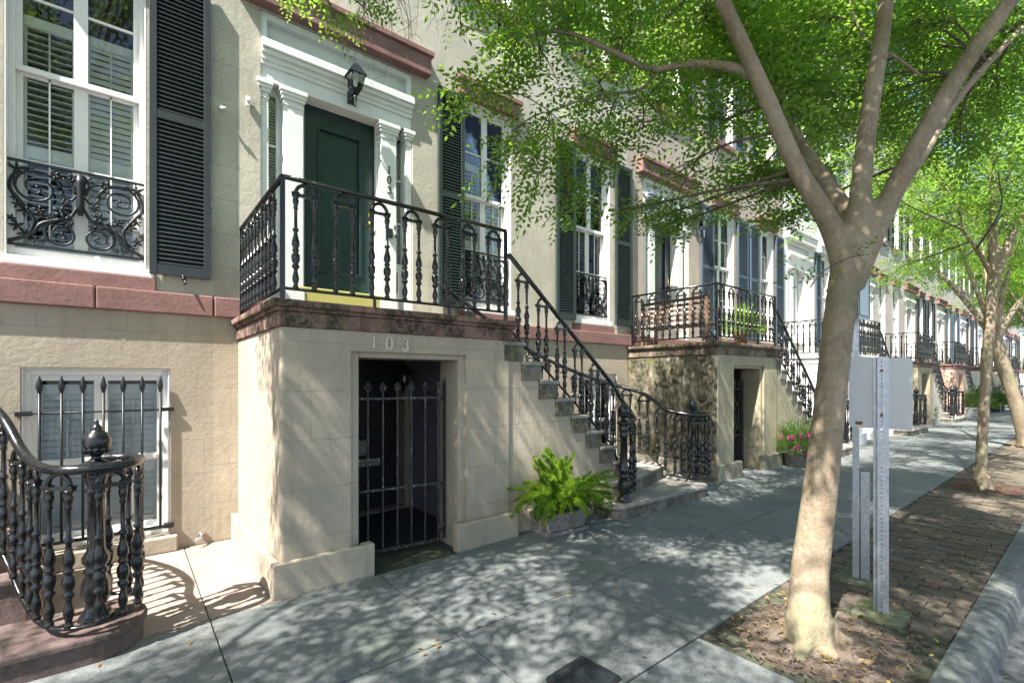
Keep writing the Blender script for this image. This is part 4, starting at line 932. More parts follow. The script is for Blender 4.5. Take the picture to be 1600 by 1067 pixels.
# ------------------------------------------------------------------ bench and plant on the second landing
x0 = X0[1]
b = thing('wooden_bench', (x0+.4, FR+.9, 2.325), 'brown slatted wooden bench on the landing of the algae-stained stoop', 'bench')
for i in range(5): MB().box(x0+.14, x0+.17, FR+.22, FR+1.62, 2.74+i*.09, 2.79+i*.09).build('back_slat', 'wood_bench', b, bevel=.004, seg=1)
for i in range(4): MB().box(x0+.19+i*.105, x0+.28+i*.105, FR+.22, FR+1.62, 2.66, 2.69).build('seat_slat', 'wood_bench', b, bevel=.004, seg=1)
for (u, v, zt) in ((.12,.24,3.2),(.12,1.56,3.2),(.56,.24,2.90),(.56,1.56,2.90)): MB().box(x0+u, x0+u+.05, FR+v, FR+v+.05, 2.326, zt).build('leg', 'wood_bench', b)
for v in (.24, 1.56): MB().box(x0+.17, x0+.61, FR+v, FR+v+.05, 2.9, 2.93).build('arm', 'wood_bench', b)
# ------------------------------------------------------------------ foliage kit (numpy)
def np_mesh(name, V, F4, mat):
    me = bpy.data.meshes.new(name); n = len(V); m = len(F4)
    me.vertices.add(n); me.vertices.foreach_set('co', np.asarray(V, np.float32).ravel())
    me.loops.add(m*4); me.loops.foreach_set('vertex_index', np.asarray(F4, np.int32).ravel())
    me.polygons.add(m); me.polygons.foreach_set('loop_start', np.arange(0, m*4, 4, dtype=np.int32))
    me.materials.append(MATS[mat]); me.update(calc_edges=True); return me
def sprig_template(nl=9, L=.20, leaf=.048, wd=.020, seed=0):
    rg = np.random.default_rng(seed); V = []; F = []
    for i in range(nl):
        t = (i+.6)/nl; side = -1 if i % 2 else 1
        if i == nl-1: ang = 0
        else: ang = side*math.radians(rg.uniform(42, 68))
        base = np.array([L*t, 0, -.12*L*t*t]); d = np.array([math.cos(ang), math.sin(ang), rg.uniform(-.35, .15)]); d /= np.linalg.norm(d)
        s = np.cross(d, [0, 0, 1]); s /= np.linalg.norm(s); up = np.cross(s, d); s = s*math.cos(.35)+up*rg.uniform(-.4, .4)
        l = leaf*rg.uniform(.75, 1.15)*(1 if t > .2 else .8); w = wd*rg.uniform(.85, 1.1)
        o = len(V); V += [base+d*.006, base+d*l*.42+s*w*.5-up*.003, base+d*l, base+d*l*.42-s*w*.5-up*.003]; F.append((o, o+1, o+2, o+3))
    return np.array(V), np.array(F)
SPR = [sprig_template(11, .22, .050, .021, i) for i in range(4)]
def leaves_from(points, dirs, scale, tmpl=SPR):
    P = np.asarray(points); D = np.asarray(dirs); n = len(P)
    VV = []; FF = []; off = 0
    which = rng.integers(0, len(tmpl), n)
    for ti, (TV, TF) in enumerate(tmpl):
        idx = np.where(which == ti)[0]
        if not len(idx): continue
        d = D[idx]; d = d/np.linalg.norm(d, axis=1, keepdims=True)
        up = np.tile(np.array([0, 0, 1.]), (len(idx), 1))+rng.normal(0, .38, (len(idx), 3))
        s = np.cross(up, d); s /= np.linalg.norm(s, axis=1, keepdims=True)+1e-9; u = np.cross(d, s)
        sc = ((scale[idx] if hasattr(scale, '__len__') else scale)*rng.uniform(.7, 1.25, len(idx)))[:, None, None]
        V = P[idx][:, None, :]+sc*(TV[None, :, 0:1]*d[:, None, :]+TV[None, :, 1:2]*s[:, None, :]+TV[None, :, 2:3]*u[:, None, :])
        F = TF[None]+(np.arange(len(idx))*len(TV))[:, None, None]+off
        VV.append(V.reshape(-1, 3)); FF.append(F.reshape(-1, 4)); off += len(idx)*len(TV)
    return np.concatenate(VV), np.concatenate(FF)
def shrub(parent, c, rx, ry, rz, n, mat='leaf_shrub', leaf=.05, name='foliage'):
    d = rng.normal(0, 1, (n, 3)); d /= np.linalg.norm(d, axis=1, keepdims=True); r = rng.uniform(.35, 1.0, n)**.6
    bump = 1+.18*np.sin(d[:, 0]*7+c[0])*np.sin(d[:, 1]*6+d[:, 2]*5)
    p = d*(r*bump)[:, None]*np.array([rx, ry, rz]); p[:, 2] = np.abs(p[:, 2])*.95
    V, F = leaves_from(p+np.array(c), d+np.array([0, 0, .4])+rng.normal(0, .4, (n, 3)), leaf/.048*.8)
    me = np_mesh(name, V-np.array(parent.location), F, mat); return mk(name, me, None, parent)
pp = thing('potted_plant', (x0+1.55, FR+.35, 2.325), 'green bushy plant in a terracotta pot on the second landing', 'plant')
MB().lathe([(.10,0),(.13,.20),(.145,.20),(.145,.24),(.12,.24)], pp.location, 14).build('pot', 'terracotta', pp)
shrub(pp, (x0+1.55, FR+.35, 2.54), .28, .28, .55, 420, 'leaf_fern', .05)
pp = thing('flower_pot', (10.25, 3.80, 0), 'round pot of magenta flowers at the foot of the second stair', 'plant')
MB().lathe([(.19,0),(.22,.03),(.27,.24),(.30,.26),(.30,.30),(.26,.30)], pp.location, 16).build('pot', 'planter_stone', pp)
shrub(pp, (10.25, 3.80, .28), .42, .40, .48, 700, 'leaf_shrub', .06)
for i in range(10):
    a = random.uniform(2.2, 5.0); hz = random.uniform(.0, .36); rr_ = .43*math.cos(hz*1.6); q = Vector((10.25+rr_*math.cos(a), 3.80+rr_*math.sin(a), .30+hz)); m = MB()
    for j in range(5):
        b = j*1.257+a; e = Vector((math.cos(b), 0, math.sin(b)))*.028; m.blob(q+e, .030, 5, 4, sy=.6)
    m.build('flower', 'petal', pp)
for (px, py, lab, w, hgt, box) in ((30.2, 3.75, 'leafy hedge shrub in a grey trough before the peach stoop', .75, .75, True), (35.2, 3.7, 'clipped boxwood in a black pot beyond the second trunk', .38, .5, False), (36.6, 3.7, 'second black pot of clipped boxwood, farther along', .38, .5, False),
                                   (23.9, 4.6, 'low green shrub beside the grey house steps', .5, .6, False), (12.2, 5.0, 'pale green shrub behind the second stair railing', .5, .8, False)):
    pp = thing('shrub', (px, py, 0), lab, 'shrub', 'shrubs along the row')
    if box: MB().box(px-.8, px+.8, py-.35, py+.35, 0, .42).build('trough', 'kerb_concrete', pp, bevel=.02)
    elif px > 30: MB().box(px-.26, px+.26, py-.26, py+.26, 0, .5).build('pot', 'black_plastic', pp, bevel=.02)
    else: MB().lathe([(.2,0),(.26,.25),(.28,.28)], pp.location, 12).build('pot', 'planter_stone', pp)
    shrub(pp, (px, py, .4 if box or px > 30 else .25), w, w*.8, hgt, 900, 'leaf_shrub', .075)
# ------------------------------------------------------------------ planter with foxtail fern
pl = thing('stone_planter', (3.83, 3.89, 0), 'weathered square stone planter by the side wall of the 103 stair', 'planter')
a = R(-5)
def rp(pts): return [(3.83+x*math.cos(a)-y*math.sin(a), 3.89+x*math.sin(a)+y*math.cos(a)) for x, y in pts]
MB().prism(rp([(-.30,-.17),(.30,-.17),(.30,.17),(-.30,.17)]), 0, .035).build('base', 'planter_stone', pl, bevel=.008)
pm = MB(); lo = rp([(-.25,-.135),(.25,-.135),(.25,.135),(-.25,.135)]); hi = rp([(-.285,-.16),(.285,-.16),(.285,.16),(-.285,.16)])
pm.add([(x,y,.036) for x,y in lo]+[(x,y,.19) for x,y in hi], [(0,3,2,1),(4,5,6,7)]+[(i,(i+1)%4,4+(i+1)%4,4+i) for i in range(4)]); pm.build('body', 'planter_stone', pl, bevel=.008)
MB().prism(rp([(-.31,-.18),(.31,-.18),(.31,.18),(-.31,.18)]), .191, .235).build('rim', 'planter_stone', pl, bevel=.01)
fern = thing('fern', (3.82, 3.86, .25), 'bright green foxtail fern spilling from the stone planter', 'fern')
def frond_mesh(L, droop, seed):
    rg = np.random.default_rng(seed); V = []; F = []; N = 300
    def ax(t): return np.array([L*t*(1-.12*droop*t), 0, L*(.95*t-droop*t*t)*.9])
    for i in range(N):
        t = rg.uniform(.06, 1)**.85; p = ax(t); d = ax(min(1, t+.02))-ax(t-.02); d /= np.linalg.norm(d)
        r = .042*rg.uniform(.45,1.2)*min(1, t*5)*(1-t**5)**.5+.005
        a = rg.uniform(0, 6.283); n1 = np.cross(d, [0, 1, 0]); n2 = np.array([0, 1, 0]); o = n1*math.cos(a)+n2*math.sin(a)
        tip = p+o*r+d*r*.7; w = np.cross(o, d)*.0065; k = len(V)
        V += [p-w*.5, (p+tip)/2+w, tip, (p+tip)/2-w]; F.append((k, k+1, k+2, k+3))
    for i in range(9):
        t0, t1 = i/9, (i+1)/9; k = len(V); w = np.array([0, .004, 0]); V += [ax(t0)-w, ax(t0)+w, ax(t1)+w, ax(t1)-w]; F.append((k, k+1, k+2, k+3))
    return np_mesh('frond', np.array(V), np.array(F), 'leaf_fern')
FM = [frond_mesh(L, dr, i) for i, (L, dr) in enumerate(((.64,.6),(.58,.85),(.68,1.1),(.60,1.35),(.54,.4)))]
for i in range(125):
    az = i*2.4+random.uniform(-.2, .2); k = random.choice((0,0,1,1,2,2,3)) if i > 30 else random.choice((4,0,4))
    if math.sin(az) > .5 and k == 3: k = 1
    if math.sin(az) < -.6 and k >= 2 and i % 3: k = 1
    o = bpy.data.objects.new('frond', FM[k]); COL.objects.link(o); o.parent = fern
    o.location = (random.uniform(-.14, .14), random.uniform(-.07, .05), 0); tilt = random.uniform(-.4, .08) if i > 30 else random.uniform(-.8, -.25)
    sc = random.uniform(.62, 1.25); o.scale = (sc, sc, sc); o.rotation_euler = (0, tilt, az)

# ------------------------------------------------------------------ trees
def nearest_on(limbs, p):
    best = None
    for pts, rad in limbs:
        for q, r in zip(pts, rad):
            if r > .065: continue
            d = (q-p).length+max(0, q.z-p.z)*.8
            if best is None or d < best[0]: best = (d, q, r)
    return best[1], best[2]
SUN_GAPS = [(Vector((3.86, 3.85, .5)), .38), (Vector((.35, 4.5, .3)), .5), (Vector((-.1, 4.1, .9)), .35)]
def gap_hit(c, r):      # openings shaped along sun rays to keep the fern and left newel lit
    for q, g in SUN_GAPS:
        v = c-q; t = v.dot(SUN)
        if t > 0 and (v-SUN*t).length < r*.8+g: return True
    return False
def tree(base, trunk, limbs, pads, label, leaf=1.0, twigs=8, spr=8, group='street trees along the kerb', name='street_tree', voxel=.04):
    """trunk: list of (Vector, radius); limbs: list of lists of (Vector, radius); pads: list of (Vector centre, radius)"""
    t = thing(name, base, label, 'tree', group); B = Vector(base)
    def tb(seq, n, mat, nm, sub=6, jit=0):
        pts = spline([p for p, r in seq], sub); rr = [v.x for v in spline([(r, 0, 0) for p, r in seq], sub)]
        if jit: pts = [p+Vector((random.uniform(-1,1), random.uniform(-1,1), 0))*jit*r for p, r in zip(pts, rr)]
        return pts, [max(.002, r) for r in rr]
    pts, rr = tb(trunk, 24, 'bark', 'trunk')
    m = MB(); m.tube(pts, rr, 24)
    # lumpy trunk
    for i in range(len(m.v)):
        x, y, z = m.v[i]; j = min(i//24, len(pts)-1); c = pts[j]; dx, dy = x-c.x, y-c.y; a = math.atan2(dy, dx)
        fl = max(0, 1-(z-B.z)/.45)
        f = 1+.035*math.sin(3*a+z*2.1)+.025*math.sin(5*a-z*3.7)+fl*fl*.12*max(0, math.sin(4*a+.6))
        m.v[i] = (c.x+dx*f, c.y+dy*f, z)
    L = []
    for lm in limbs:
        p, r = tb(lm, 14, 'bark', 'limb'); L.append((p, r))
        if lm[0][1] > .045: m.tube(p, r, 14)
        else: MB().tube(p, r, 8).build('limb', 'bark', t)
    for i in range(7):
        a = i*.9+.4+.25*math.sin(i*5); d = Vector((math.cos(a), math.sin(a), 0)); r0 = trunk[0][1]; g_ = .8+.35*math.sin(i*2.3)
        q = spline([B+d*r0*.45+Vector((0,0,.16)), B+d*r0*.9*g_+Vector((0,0,.045)), B+d*r0*1.5*g_+Vector((.02*math.sin(i*3),0,.0)), B+d*r0*2.0*g_+Vector((0,0,-.06))], 4)
        m.tube(q, [.055*(1-j/len(q))+.022 for j in range(len(q))], 8)
    o = m.build('trunk', 'bark', t); rm = o.modifiers.new('blend', 'REMESH'); rm.mode = 'VOXEL'; rm.voxel_size = voxel; rm.use_smooth_shade = True
    sm = o.modifiers.new('soften', 'SMOOTH'); sm.factor = .5; sm.iterations = 6
    tw = MB(); PT = []; DR = []; LS = []
    for pd in pads:
        c, r = pd[:2]; dens = pd[2] if len(pd) > 2 else 1; lsc = pd[3] if len(pd) > 3 else leaf
        if gap_hit(c, r): continue
        q, qr = nearest_on(L, c)
        mid = (q+c)/2+Vector((random.uniform(-.15,.15), random.uniform(-.15,.15), random.uniform(.0,.2)))*r*1.5
        br = spline([q, mid, c], 6); nb = len(br); r0 = min(.017, qr*.6, .007+.006*(c-q).length)
        tw.tube(br, [r0+(0.006-r0)*i/(nb-1) for i in range(nb)], 6)
        for k in range(max(2, round(twigs*dens))):
            s = br[random.randint(nb//2, nb-1)]
            v = Vector((random.gauss(0,1), random.gauss(0,1), random.gauss(0,.42))); v.normalize(); e = c+Vector((v.x, v.y, v.z))*r*random.uniform(.6, 1.15)
            md = (s+e)/2+Vector((random.uniform(-.1,.1), random.uniform(-.1,.1), random.uniform(-.02,.1)))*r
            pts = spline([s, md, e-Vector((0,0,.12*r))], 4); tw.tube(pts, [.0055-.0042*i/(len(pts)-1) for i in range(len(pts))], 4)
            main = (e-s).normalized()
            for j in range(spr):
                u = (j+.6)/spr; f = u*(len(pts)-1); ii = min(int(f), len(pts)-2); p = pts[ii].lerp(pts[ii+1], f-ii)
                sd = Vector((-main.y, main.x, 0))*(1 if j % 2 else -1); d = main*random.uniform(.2, .9)+sd*random.uniform(.3, 1)+Vector((0, 0, random.uniform(-.35, .25)))
                if j == spr-1: d = main
                PT.append(p); DR.append(d); LS.append(lsc)
                if leaf <= 1.2: 
                    e2 = p+d.normalized()*.17*leaf; tw.add([p, p+Vector((0,0,.002)), e2, p+Vector((.002,0,0))], [(0,1,2),(0,2,3)])
    o = tw.build('twigs', 'bark_dark', t); stuff(o)
    V, F = leaves_from(np.array([tuple(p) for p in PT]), np.array([tuple(p) for p in DR]), np.array(LS))
    o = mk('crown', np_mesh('crown', V-np.array(base), F, 'leaf'), None, t); stuff(o)
    return t
def crown_pads(c, rx, ry, rz, n, r0, r1, zmin, seed):
    rg = random.Random(seed); out = []
    while len(out) < n:
        v = Vector((rg.gauss(0,1), rg.gauss(0,1), rg.gauss(0,1))).normalized()*rg.uniform(.45, 1)
        p = Vector((c[0]+v.x*rx, c[1]+v.y*ry, c[2]+v.z*rz))
        if p.z > zmin: out.append((p, rg.uniform(r0, r1)))
    return out
# near tree
B1 = at(1264,1000,3.125); T1 = (B1.x, B1.y, -.01)
tr = [(B1+Vector((0,0,-.05)), .19), (B1+Vector((0,0,.10)), .16), (at(1265,905,3.2), .145), (at(1270,860,3.23), .139), (at(1284,750,3.25), .129), (at(1299,610,3.25), .119), (at(1312,490,3.26), .118), (at(1322,430,3.27), .130), (at(1334,385,3.27), .145), (at(1342,340,3.28), .12), (at(1346,300,3.29), .05)]
lim = [[(at(1322,455,3.27), .09), (at(1316,405,3.27), .10), (at(1294,345,3.26), .088), (at(1245,262,3.22), .074), (at(1192,140,3.18), .067), (at(1128,0,3.15), .060), (at(1085,-110,3.1), .058), (at(1040,-260,3.0), .04), (at(1000,-420,2.9), .02)],
       [(at(1180,120,3.2), .035), (at(1140,105,3.25), .031), (at(1080,100,3.3), .026), (at(1020,108,3.35), .023), (at(960,82,3.35), .019), (at(880,50,3.3), .014), (at(800,58,3.3), .010), (at(720,40,3.3), .006)],
       [(at(1030,106,3.35), .016), (at(1000,140,3.5), .012), (at(930,150,3.55), .009), (at(860,175,3.5), .006)],
       [(at(1330,380,3.33), .08), (at(1326,340,3.4), .075), (at(1302,302,3.5), .075), (at(1262,242,3.8), .062), (at(1232,196,4.1), .05), (at(1170,120,4.5), .035), (at(1100,90,4.8), .02)],
       [(at(1335,420,3.28), .10), (at(1342,350,3.28), .10), (at(1346,285,3.30), .080), (at(1358,180,3.34), .074), (at(1380,40,3.4), .066), (at(1392,-80,3.45), .056), (at(1400,-260,3.5), .04), (at(1420,-420,3.6), .02)],
       [(at(1332,450,3.27), .09), (at(1352,390,3.26), .105), (at(1388,315,3.24), .088), (at(1440,215,3.18), .076), (at(1505,105,3.10), .068), (at(1575,5,3.02), .060), (at(1650,-120,2.95), .05), (at(1720,-300,2.9), .03)],
       [(at(1385,325,3.5), .06), (at(1440,245,3.75), .05), (at(1500,150,4.0), .043), (at(1590,50,4.3), .036), (at(1680,-40,4.6), .02)],
       [(at(1440,120,3.9), .012), (at(1400,90,3.9), .011), (at(1350,60,3.9), .008), (at(1320,-20,3.9), .012)]]
tr = [(p, r*.78) for p, r in tr]; lim = [[(p, r*(.78 if l[0][1] > .045 else 1)) for p, r in l] for l in lim]
pads = [(at(*p[:3]), p[3], (.55 if p[0] < 1090 else 1.1), (1.15 if p[0] < 1090 else 1.5)) for p in [
 (725,55,3.3,.30),(780,20,3.4,.36),(750,135,3.3,.26),(800,205,3.4,.30),(845,100,3.4,.40),(850,260,3.5,.26),(905,25,3.4,.42),(925,165,3.6,.42),(885,310,3.6,.22),(985,55,3.6,.45),(960,240,3.8,.36),(1025,175,3.8,.40),
 (975,330,3.9,.22),(1060,270,4.0,.36),(1095,50,3.8,.45),(1130,190,4.2,.45),(1075,345,4.2,.25),(1185,60,4.2,.45),(1180,280,4.6,.28),(1250,95,4.4,.45),(1290,40,4.6,.45),(1240,180,4.9,.42),(1320,140,4.9,.45),
 (1420,60,4.6,.45),(1440,150,4.9,.42),(1500,215,5.2,.40),(1550,100,5.0,.45),(1330,60,5.2,.45),(1455,30,4.2,.40),(1215,345,5.2,.15),(1560,20,4.4,.4),(1235,140,4.0,.4),(1160,110,3.7,.36),(1040,30,3.4,.4),(860,10,3.2,.36),
 (1480,70,5.4,.5),(1520,160,5.6,.5),(1400,120,5.6,.5),(1580,180,5.8,.5),(1330,220,5.8,.4),(1265,20,5.6,.5),(1130,20,5.0,.5),(1050,110,4.9,.45),(1420,230,6.0,.4),(1300,190,5.4,.4),(1220,60,5.6,.5)]]
pads += [(p+Vector((random.uniform(-.35,.35), random.uniform(-.35,.35), random.uniform(.0,.45))), r*.9, d, q) for p, r, d, q in pads[:46] if random.random() < .75 and p.z < 9]
rg_ = random.Random(58)
pads += [(c_+Vector((rg_.uniform(-.4,.4), rg_.uniform(-.4,.4), rg_.uniform(-.3,.3))), r_*.45, .45, 2.0) for q_ in (0, 1) for c_, r_ in crown_pads((3.4,1.4,7.0), 3.1, 3.0, 2.0, 34, .45, .7, 5.2, 3)+crown_pads((1.4,.6,6.4), 1.7, 1.3, 1.2, 18, .4, .6, 5.0, 4)]  # enlarged clumps above the view, added for dapple and to shade the trunk
rg_ = random.Random(57)
pads += [(Vector((rg_.uniform(.2,5), rg_.uniform(-1.4,.5), rg_.uniform(5.0,7.2))), rg_.uniform(.16,.26), .5, 1.6) for i in range(40)]  # street-side clumps outside the view, added to shade the kerb
pads += [(Vector((rg_.uniform(2.2,5.6), rg_.uniform(3.2,4.7), rg_.uniform(5.4,7.4))), rg_.uniform(.3,.45), .6, 1.5) for i in range(14)]
tree(T1, tr, lim, pads, 'large street tree with mottled tan bark forking over the pavement', 1.22, 9, 8, voxel=.016)
# two tiny sprouts on its trunk
sp = thing('trunk_sprout', at(1318,405,3.05), 'thin leafy twig sprouting across the near trunk below its fork', 'twig')
q = [at(1265,450,3.08), at(1285,425,3.06), at(1320,405,3.04), at(1350,398,3.03)]; MB().tube(spline(q, 4), .004, 5).build('stem', 'bark_dark', sp)
ps = [(at(1240+i*11+random.uniform(-8,8), 415-2*i+random.uniform(-25,25), 3.07)) for i in range(11)]
V, F = leaves_from(np.array([tuple(p) for p in ps]), rng.normal(0, 1, (len(ps), 3))*[1,1,.3], .9); mk('leaves', np_mesh('leaves', V-np.array(sp.location), F, 'leaf'), None, sp)
# second tree
tr2 = [(at(1533,762,7.55), .18), (at(1533,745,7.55), .145), (at(1534,700,7.55), .128), (at(1540,600,7.55), .122), (at(1546,500,7.55), .127), (at(1552,440,7.55), .15), (at(1556,405,7.55), .13)]
lim2 = [[(at(1552,440,7.55), .12), (at(1551,370,7.55), .10), (at(1550,280,7.6), .085), (at(1537,170,7.7), .07), (at(1525,60,7.7), .05), (at(1500,-80,7.7), .03)],
        [(at(1556,430,7.5), .11), (at(1580,370,7.45), .09), (at(1625,280,7.4), .08), (at(1690,160,7.3), .05), (at(1750,0,7.2), .02)],
        [(at(1550,430,7.55), .07), (at(1530,395,7.6), .05), (at(1505,360,7.8), .036), (at(1498,330,7.9), .03), (at(1470,285,8.0), .02), (at(1430,280,8.2), .012)],
        [(at(1551,380,7.55), .045), (at(1580,335,7.8), .035), (at(1640,295,8.2), .02)]]
tr2 = [(p, r*.56) for p, r in tr2]; lim2 = [[(p, r*.62) for p, r in l] for l in lim2]
pads2 = [(at(*p[:3]), p[3]) for p in [(1420,300,8.2,.6),(1450,250,8,.7),(1480,330,8,.6),(1410,350,8.6,.5),(1510,260,7.4,.6),(1560,300,8.3,.7),(1590,250,7.2,.6),(1450,380,9,.5),(1500,410,9.4,.45),(1590,400,9.5,.5),(1540,200,7.8,.7),(1480,180,8.2,.7),(1420,200,8.6,.7),(1590,150,8,.8),(1530,120,8.5,.8),(1580,330,6.8,.35),(1400,420,9.6,.4),(1570,440,9.8,.4),(1445,330,8.8,.6)]]
pads2 += [(c_, r_*.85, .8, 1.7) for c_, r_ in crown_pads((10.3,1.8,5.6), 3.2, 2.9, 2.4, 42, .55, .85, 4.1, 5)]
tree((10.46,1.23,-.01), tr2, lim2, pads2, 'second street tree, straight trunk rising from mulch beyond the sign', 1.5, 7, 6, voxel=.025)
# other trees of the row, the farther ones only partly in the frame; one stands left of the camera
def plain_tree(x, y, seed, label, leaf, n, lean=(0,0), zmin=4.2, tw=7, sp=6, spread=3.2, h=6.3, extra=None, extra_limbs=None, ry=None, rpad=(.5,.8)):
    rg = random.Random(seed); B = Vector((x, y, -.02))
    tr = [(B, .2), (B+Vector((0,0,.12)), .16), (B+Vector((lean[0]*.4,lean[1]*.4,1.2)), .14), (B+Vector((lean[0],lean[1],2.5)), .15), (B+Vector((lean[0]*1.1,lean[1]*1.1,2.9)), .14)]
    top = tr[-1][0]; L = []
    for i in range(5):
        a = i*1.256+rg.uniform(-.3,.3); o = Vector((math.cos(a), math.sin(a), 0))
        L.append([(top-Vector((0,0,.25)), .09), (top+o*.35+Vector((0,0,.5)), .07), (top+o*.95+Vector((0,0,1.5)), .055), (top+o*1.6+Vector((0,0,2.6)), .035), (top+o*2.1+Vector((0,0,3.8)), .015)])
    P = crown_pads((x+lean[0], y+lean[1]+.35, h), spread, ry or spread*.9, 2.2, n, rpad[0], rpad[1], zmin, seed)+(extra or [])
    return tree(tuple(B), tr, L+(extra_limbs or []), P, label, leaf, tw, sp)
ex = [(at(*p[:3]), p[3]*.8, .8, 1.0) for p in [(430,-20,3.9,.22),(480,-2,3.9,.24),(540,-15,3.9,.26),(520,28,3.95,.14),(580,20,3.9,.15),(610,-10,4.0,.22),(400,-60,3.8,.3),(560,-60,3.9,.3)]]
rg_ = random.Random(91)
ex += [(Vector((rg_.uniform(-3.0,.7), rg_.uniform(2.3,3.55), rg_.uniform(5.4,8.0))), rg_.uniform(.3,.5)) for i in range(30)]  # unseen clumps added to throw shade on the stoop front
ex += [(Vector((rg_.uniform(-3.4,.2), rg_.uniform(.6,2.4), rg_.uniform(5.2,6.6))), rg_.uniform(.3,.5)) for i in range(16)]  # further unseen clumps put in to shade the pavement
ex += [(Vector((rg_.uniform(-5,.0), rg_.uniform(-1.6,.6), rg_.uniform(5.2,7.2))), rg_.uniform(.35,.6)) for i in range(14)]  # unseen clumps over the road, added for shade on the kerb
UP = SUN*(1.0/SUN.z)
ex = ex[:8]+[(p+UP*q_+Vector((rg_.uniform(-.4,.4), rg_.uniform(-.3,.3), rg_.uniform(-.3,.3))), r*.5) for p, r in ex[8:] for q_ in (0, .5)]
exl = [[(Vector((-3.2,1.4,4.6)), .05), (Vector((-2.0,2.2,5.6)), .035), (Vector((-.6,3.1,5.9)), .022), (at(500,-40,3.9), .010)]]
plain_tree(-3.4, 1.22, 21, 'street tree left of the view whose drooping twigs hang over the 103 door', 2.1, 96, tw=4, sp=4, extra=ex, extra_limbs=exl, h=6.5, rpad=(.28,.46), spread=3.0, zmin=5.0, ry=2.35)
t0 = bpy.data.objects['street_tree.002']; m = MB()
for i in range(16):
    a_, b_ = random.uniform(560, 680), random.uniform(-60, -10); q = at(a_, b_, 3.95); e = at(a_+random.uniform(-30, 30), b_+random.uniform(60, 150), 3.9+random.uniform(-.2, .2))
    pts = spline([q, q.lerp(e, .5)+Vector((random.uniform(-.06,.06), random.uniform(-.06,.06), 0)), e], 5); m.tube(pts, [.0035-.0025*j/(len(pts)-1) for j in range(len(pts))], 4)
    for j in range(3):
        p = pts[random.randint(3, len(pts)-1)]; d_ = Vector((random.uniform(-1,1), random.uniform(-1,1), random.uniform(-.8,.1)))*.12; m.tube([p, p+d_*.6, p+d_+Vector((0,0,-.03))], [.0018,.0014,.001], 4)
stuff(m.build('bare_twigs', 'bark_dark', t0))
plain_tree(17.3, 1.25, 23, 'slim reddish street tree at the right edge, third along the kerb', 2.0, 44, lean=(-.6,.45), zmin=3.4)
plain_tree(24.0, 1.25, 24, 'fourth street tree along the kerb, its crown behind the third', 2.6, 44, zmin=3.2)
plain_tree(30.8, 1.25, 25, 'fifth street tree along the kerb, far down the street', 3.0, 50, zmin=3.2)
plain_tree(38.0, 1.25, 26, 'farthest street tree along the kerb at the end of the view', 3.4, 50, zmin=2.8)

# ------------------------------------------------------------------ sign posts
g = thing('road_sign', (4.27, 1.03, 0), 'grey back of a road sign on a perforated steel post beside the near tree', 'sign')
u = Vector((.35, -.937, 0)); n = Vector((-.937, -.35, 0)); c = Vector((4.27, 1.03, 0))
def V3(a, b, z): return c+u*a+n*b+Vector((0,0,z))
m = MB(); zt = 1.86     # hat-section post: flanges, webs and a pierced face
for s in (-1, 1):
    m.obox(V3(s*.036, -.0, zt/2), u*.009, n*.002, Vector((0,0,zt/2))); m.obox(V3(s*.024, .012, zt/2), u*.002, n*.013, Vector((0,0,zt/2)))
    m.obox(V3(s*.0145, .026, zt/2), u*.0105, n*.002, Vector((0,0,zt/2)))
z = .04
while z < zt-.005: m.obox(V3(0, .026, z), u*.0045, n*.0018, Vector((0,0,.0105))); z += .0305
m.build('post', 'galvanised', g)
def rrect(w, h, r, k=5):
    P = []
    for cx, cy, a0 in ((w-r, h-r, 0), (-w+r, h-r, 90), (-w+r, -h+r, 180), (w-r, -h+r, 270)):
        for i in range(k+1): P.append((cx+r*math.cos(R(a0+90*i/k)), cy+r*math.sin(R(a0+90*i/k))))
    return P
pc = V3(-.005, -.006, 1.595); P = rrect(.185, .255, .032); nP = len(P)
MB().add([pc+u*a+Vector((0,0,b)) for a, b in P]+[pc+u*a+Vector((0,0,b))-n*.003 for a, b in P], [tuple(range(nP)), tuple(range(2*nP-1,nP-1,-1))]+[(i,nP+i,nP+(i+1)%nP,(i+1)%nP) for i in range(nP)]).build('plate', 'sign_back', g)
for zz in (1.44, 1.76): MB().obox(V3(0,.030,zz), u*.009, n*.003, Vector((0,0,.009))).build('bolt', 'rust', g)
MB().obox(V3(-.13,-.0045,1.375), u*.022, n*.0008, Vector((0,0,.012))).build('sticker', 'rust', g)
g2 = thing('parking_sign', (4.86, 1.30, 0), 'tall slim galvanised post partly behind the near trunk with a short stub beside it', 'sign')
c = Vector((4.83, 1.31, 0)); 
m = MB(); m.obox(V3(-.03, 0, 1.36), u*.022, n*.0025, Vector((0,0,1.36))); m.obox(V3(-.008, -.02, 1.36), u*.0025, n*.02, Vector((0,0,1.36))); m.build('post', 'galvanised', g2)
m = MB(); m.obox(V3(.035, -.0, .46), u*.03, n*.003, Vector((0,0,.46))); m.obox(V3(.063, -.02, .46), u*.003, n*.02, Vector((0,0,.455))); m.obox(V3(.007, -.02, .46), u*.003, n*.02, Vector((0,0,.455))); m.build('stub', 'galvanised', g2)
u = Vector((1,0,0)); n = Vector((0,1,0))
MB().obox(V3(.0, -.03, 2.42), u*.15, n*.0015, Vector((0,0,.22))).build('plate', 'sign_back', g2)
m = MB()
for (da, dz, wa, wz) in ((0, .195, .135, .006), (0, -.195, .135, .006), (.13, 0, .006, .19), (-.13, 0, .006, .19)): m.obox(V3(da, -.034, 2.42+dz), u*wa, n*.0015, Vector((0,0,wz)))
m.build('border', 'sign_green', g2)
for x, y in ((4.27,1.03),(4.83,1.33)):
    tag(MB().box(x-.15, x+.15, y-.15, y+.15, -.03, .016).build('post_footing', 'footing', bevel=.012), 'mossy square footing at the base of the '+('road sign post' if y < 1.2 else 'slim post behind it'), 'footing', 'post footings in the brick verge')
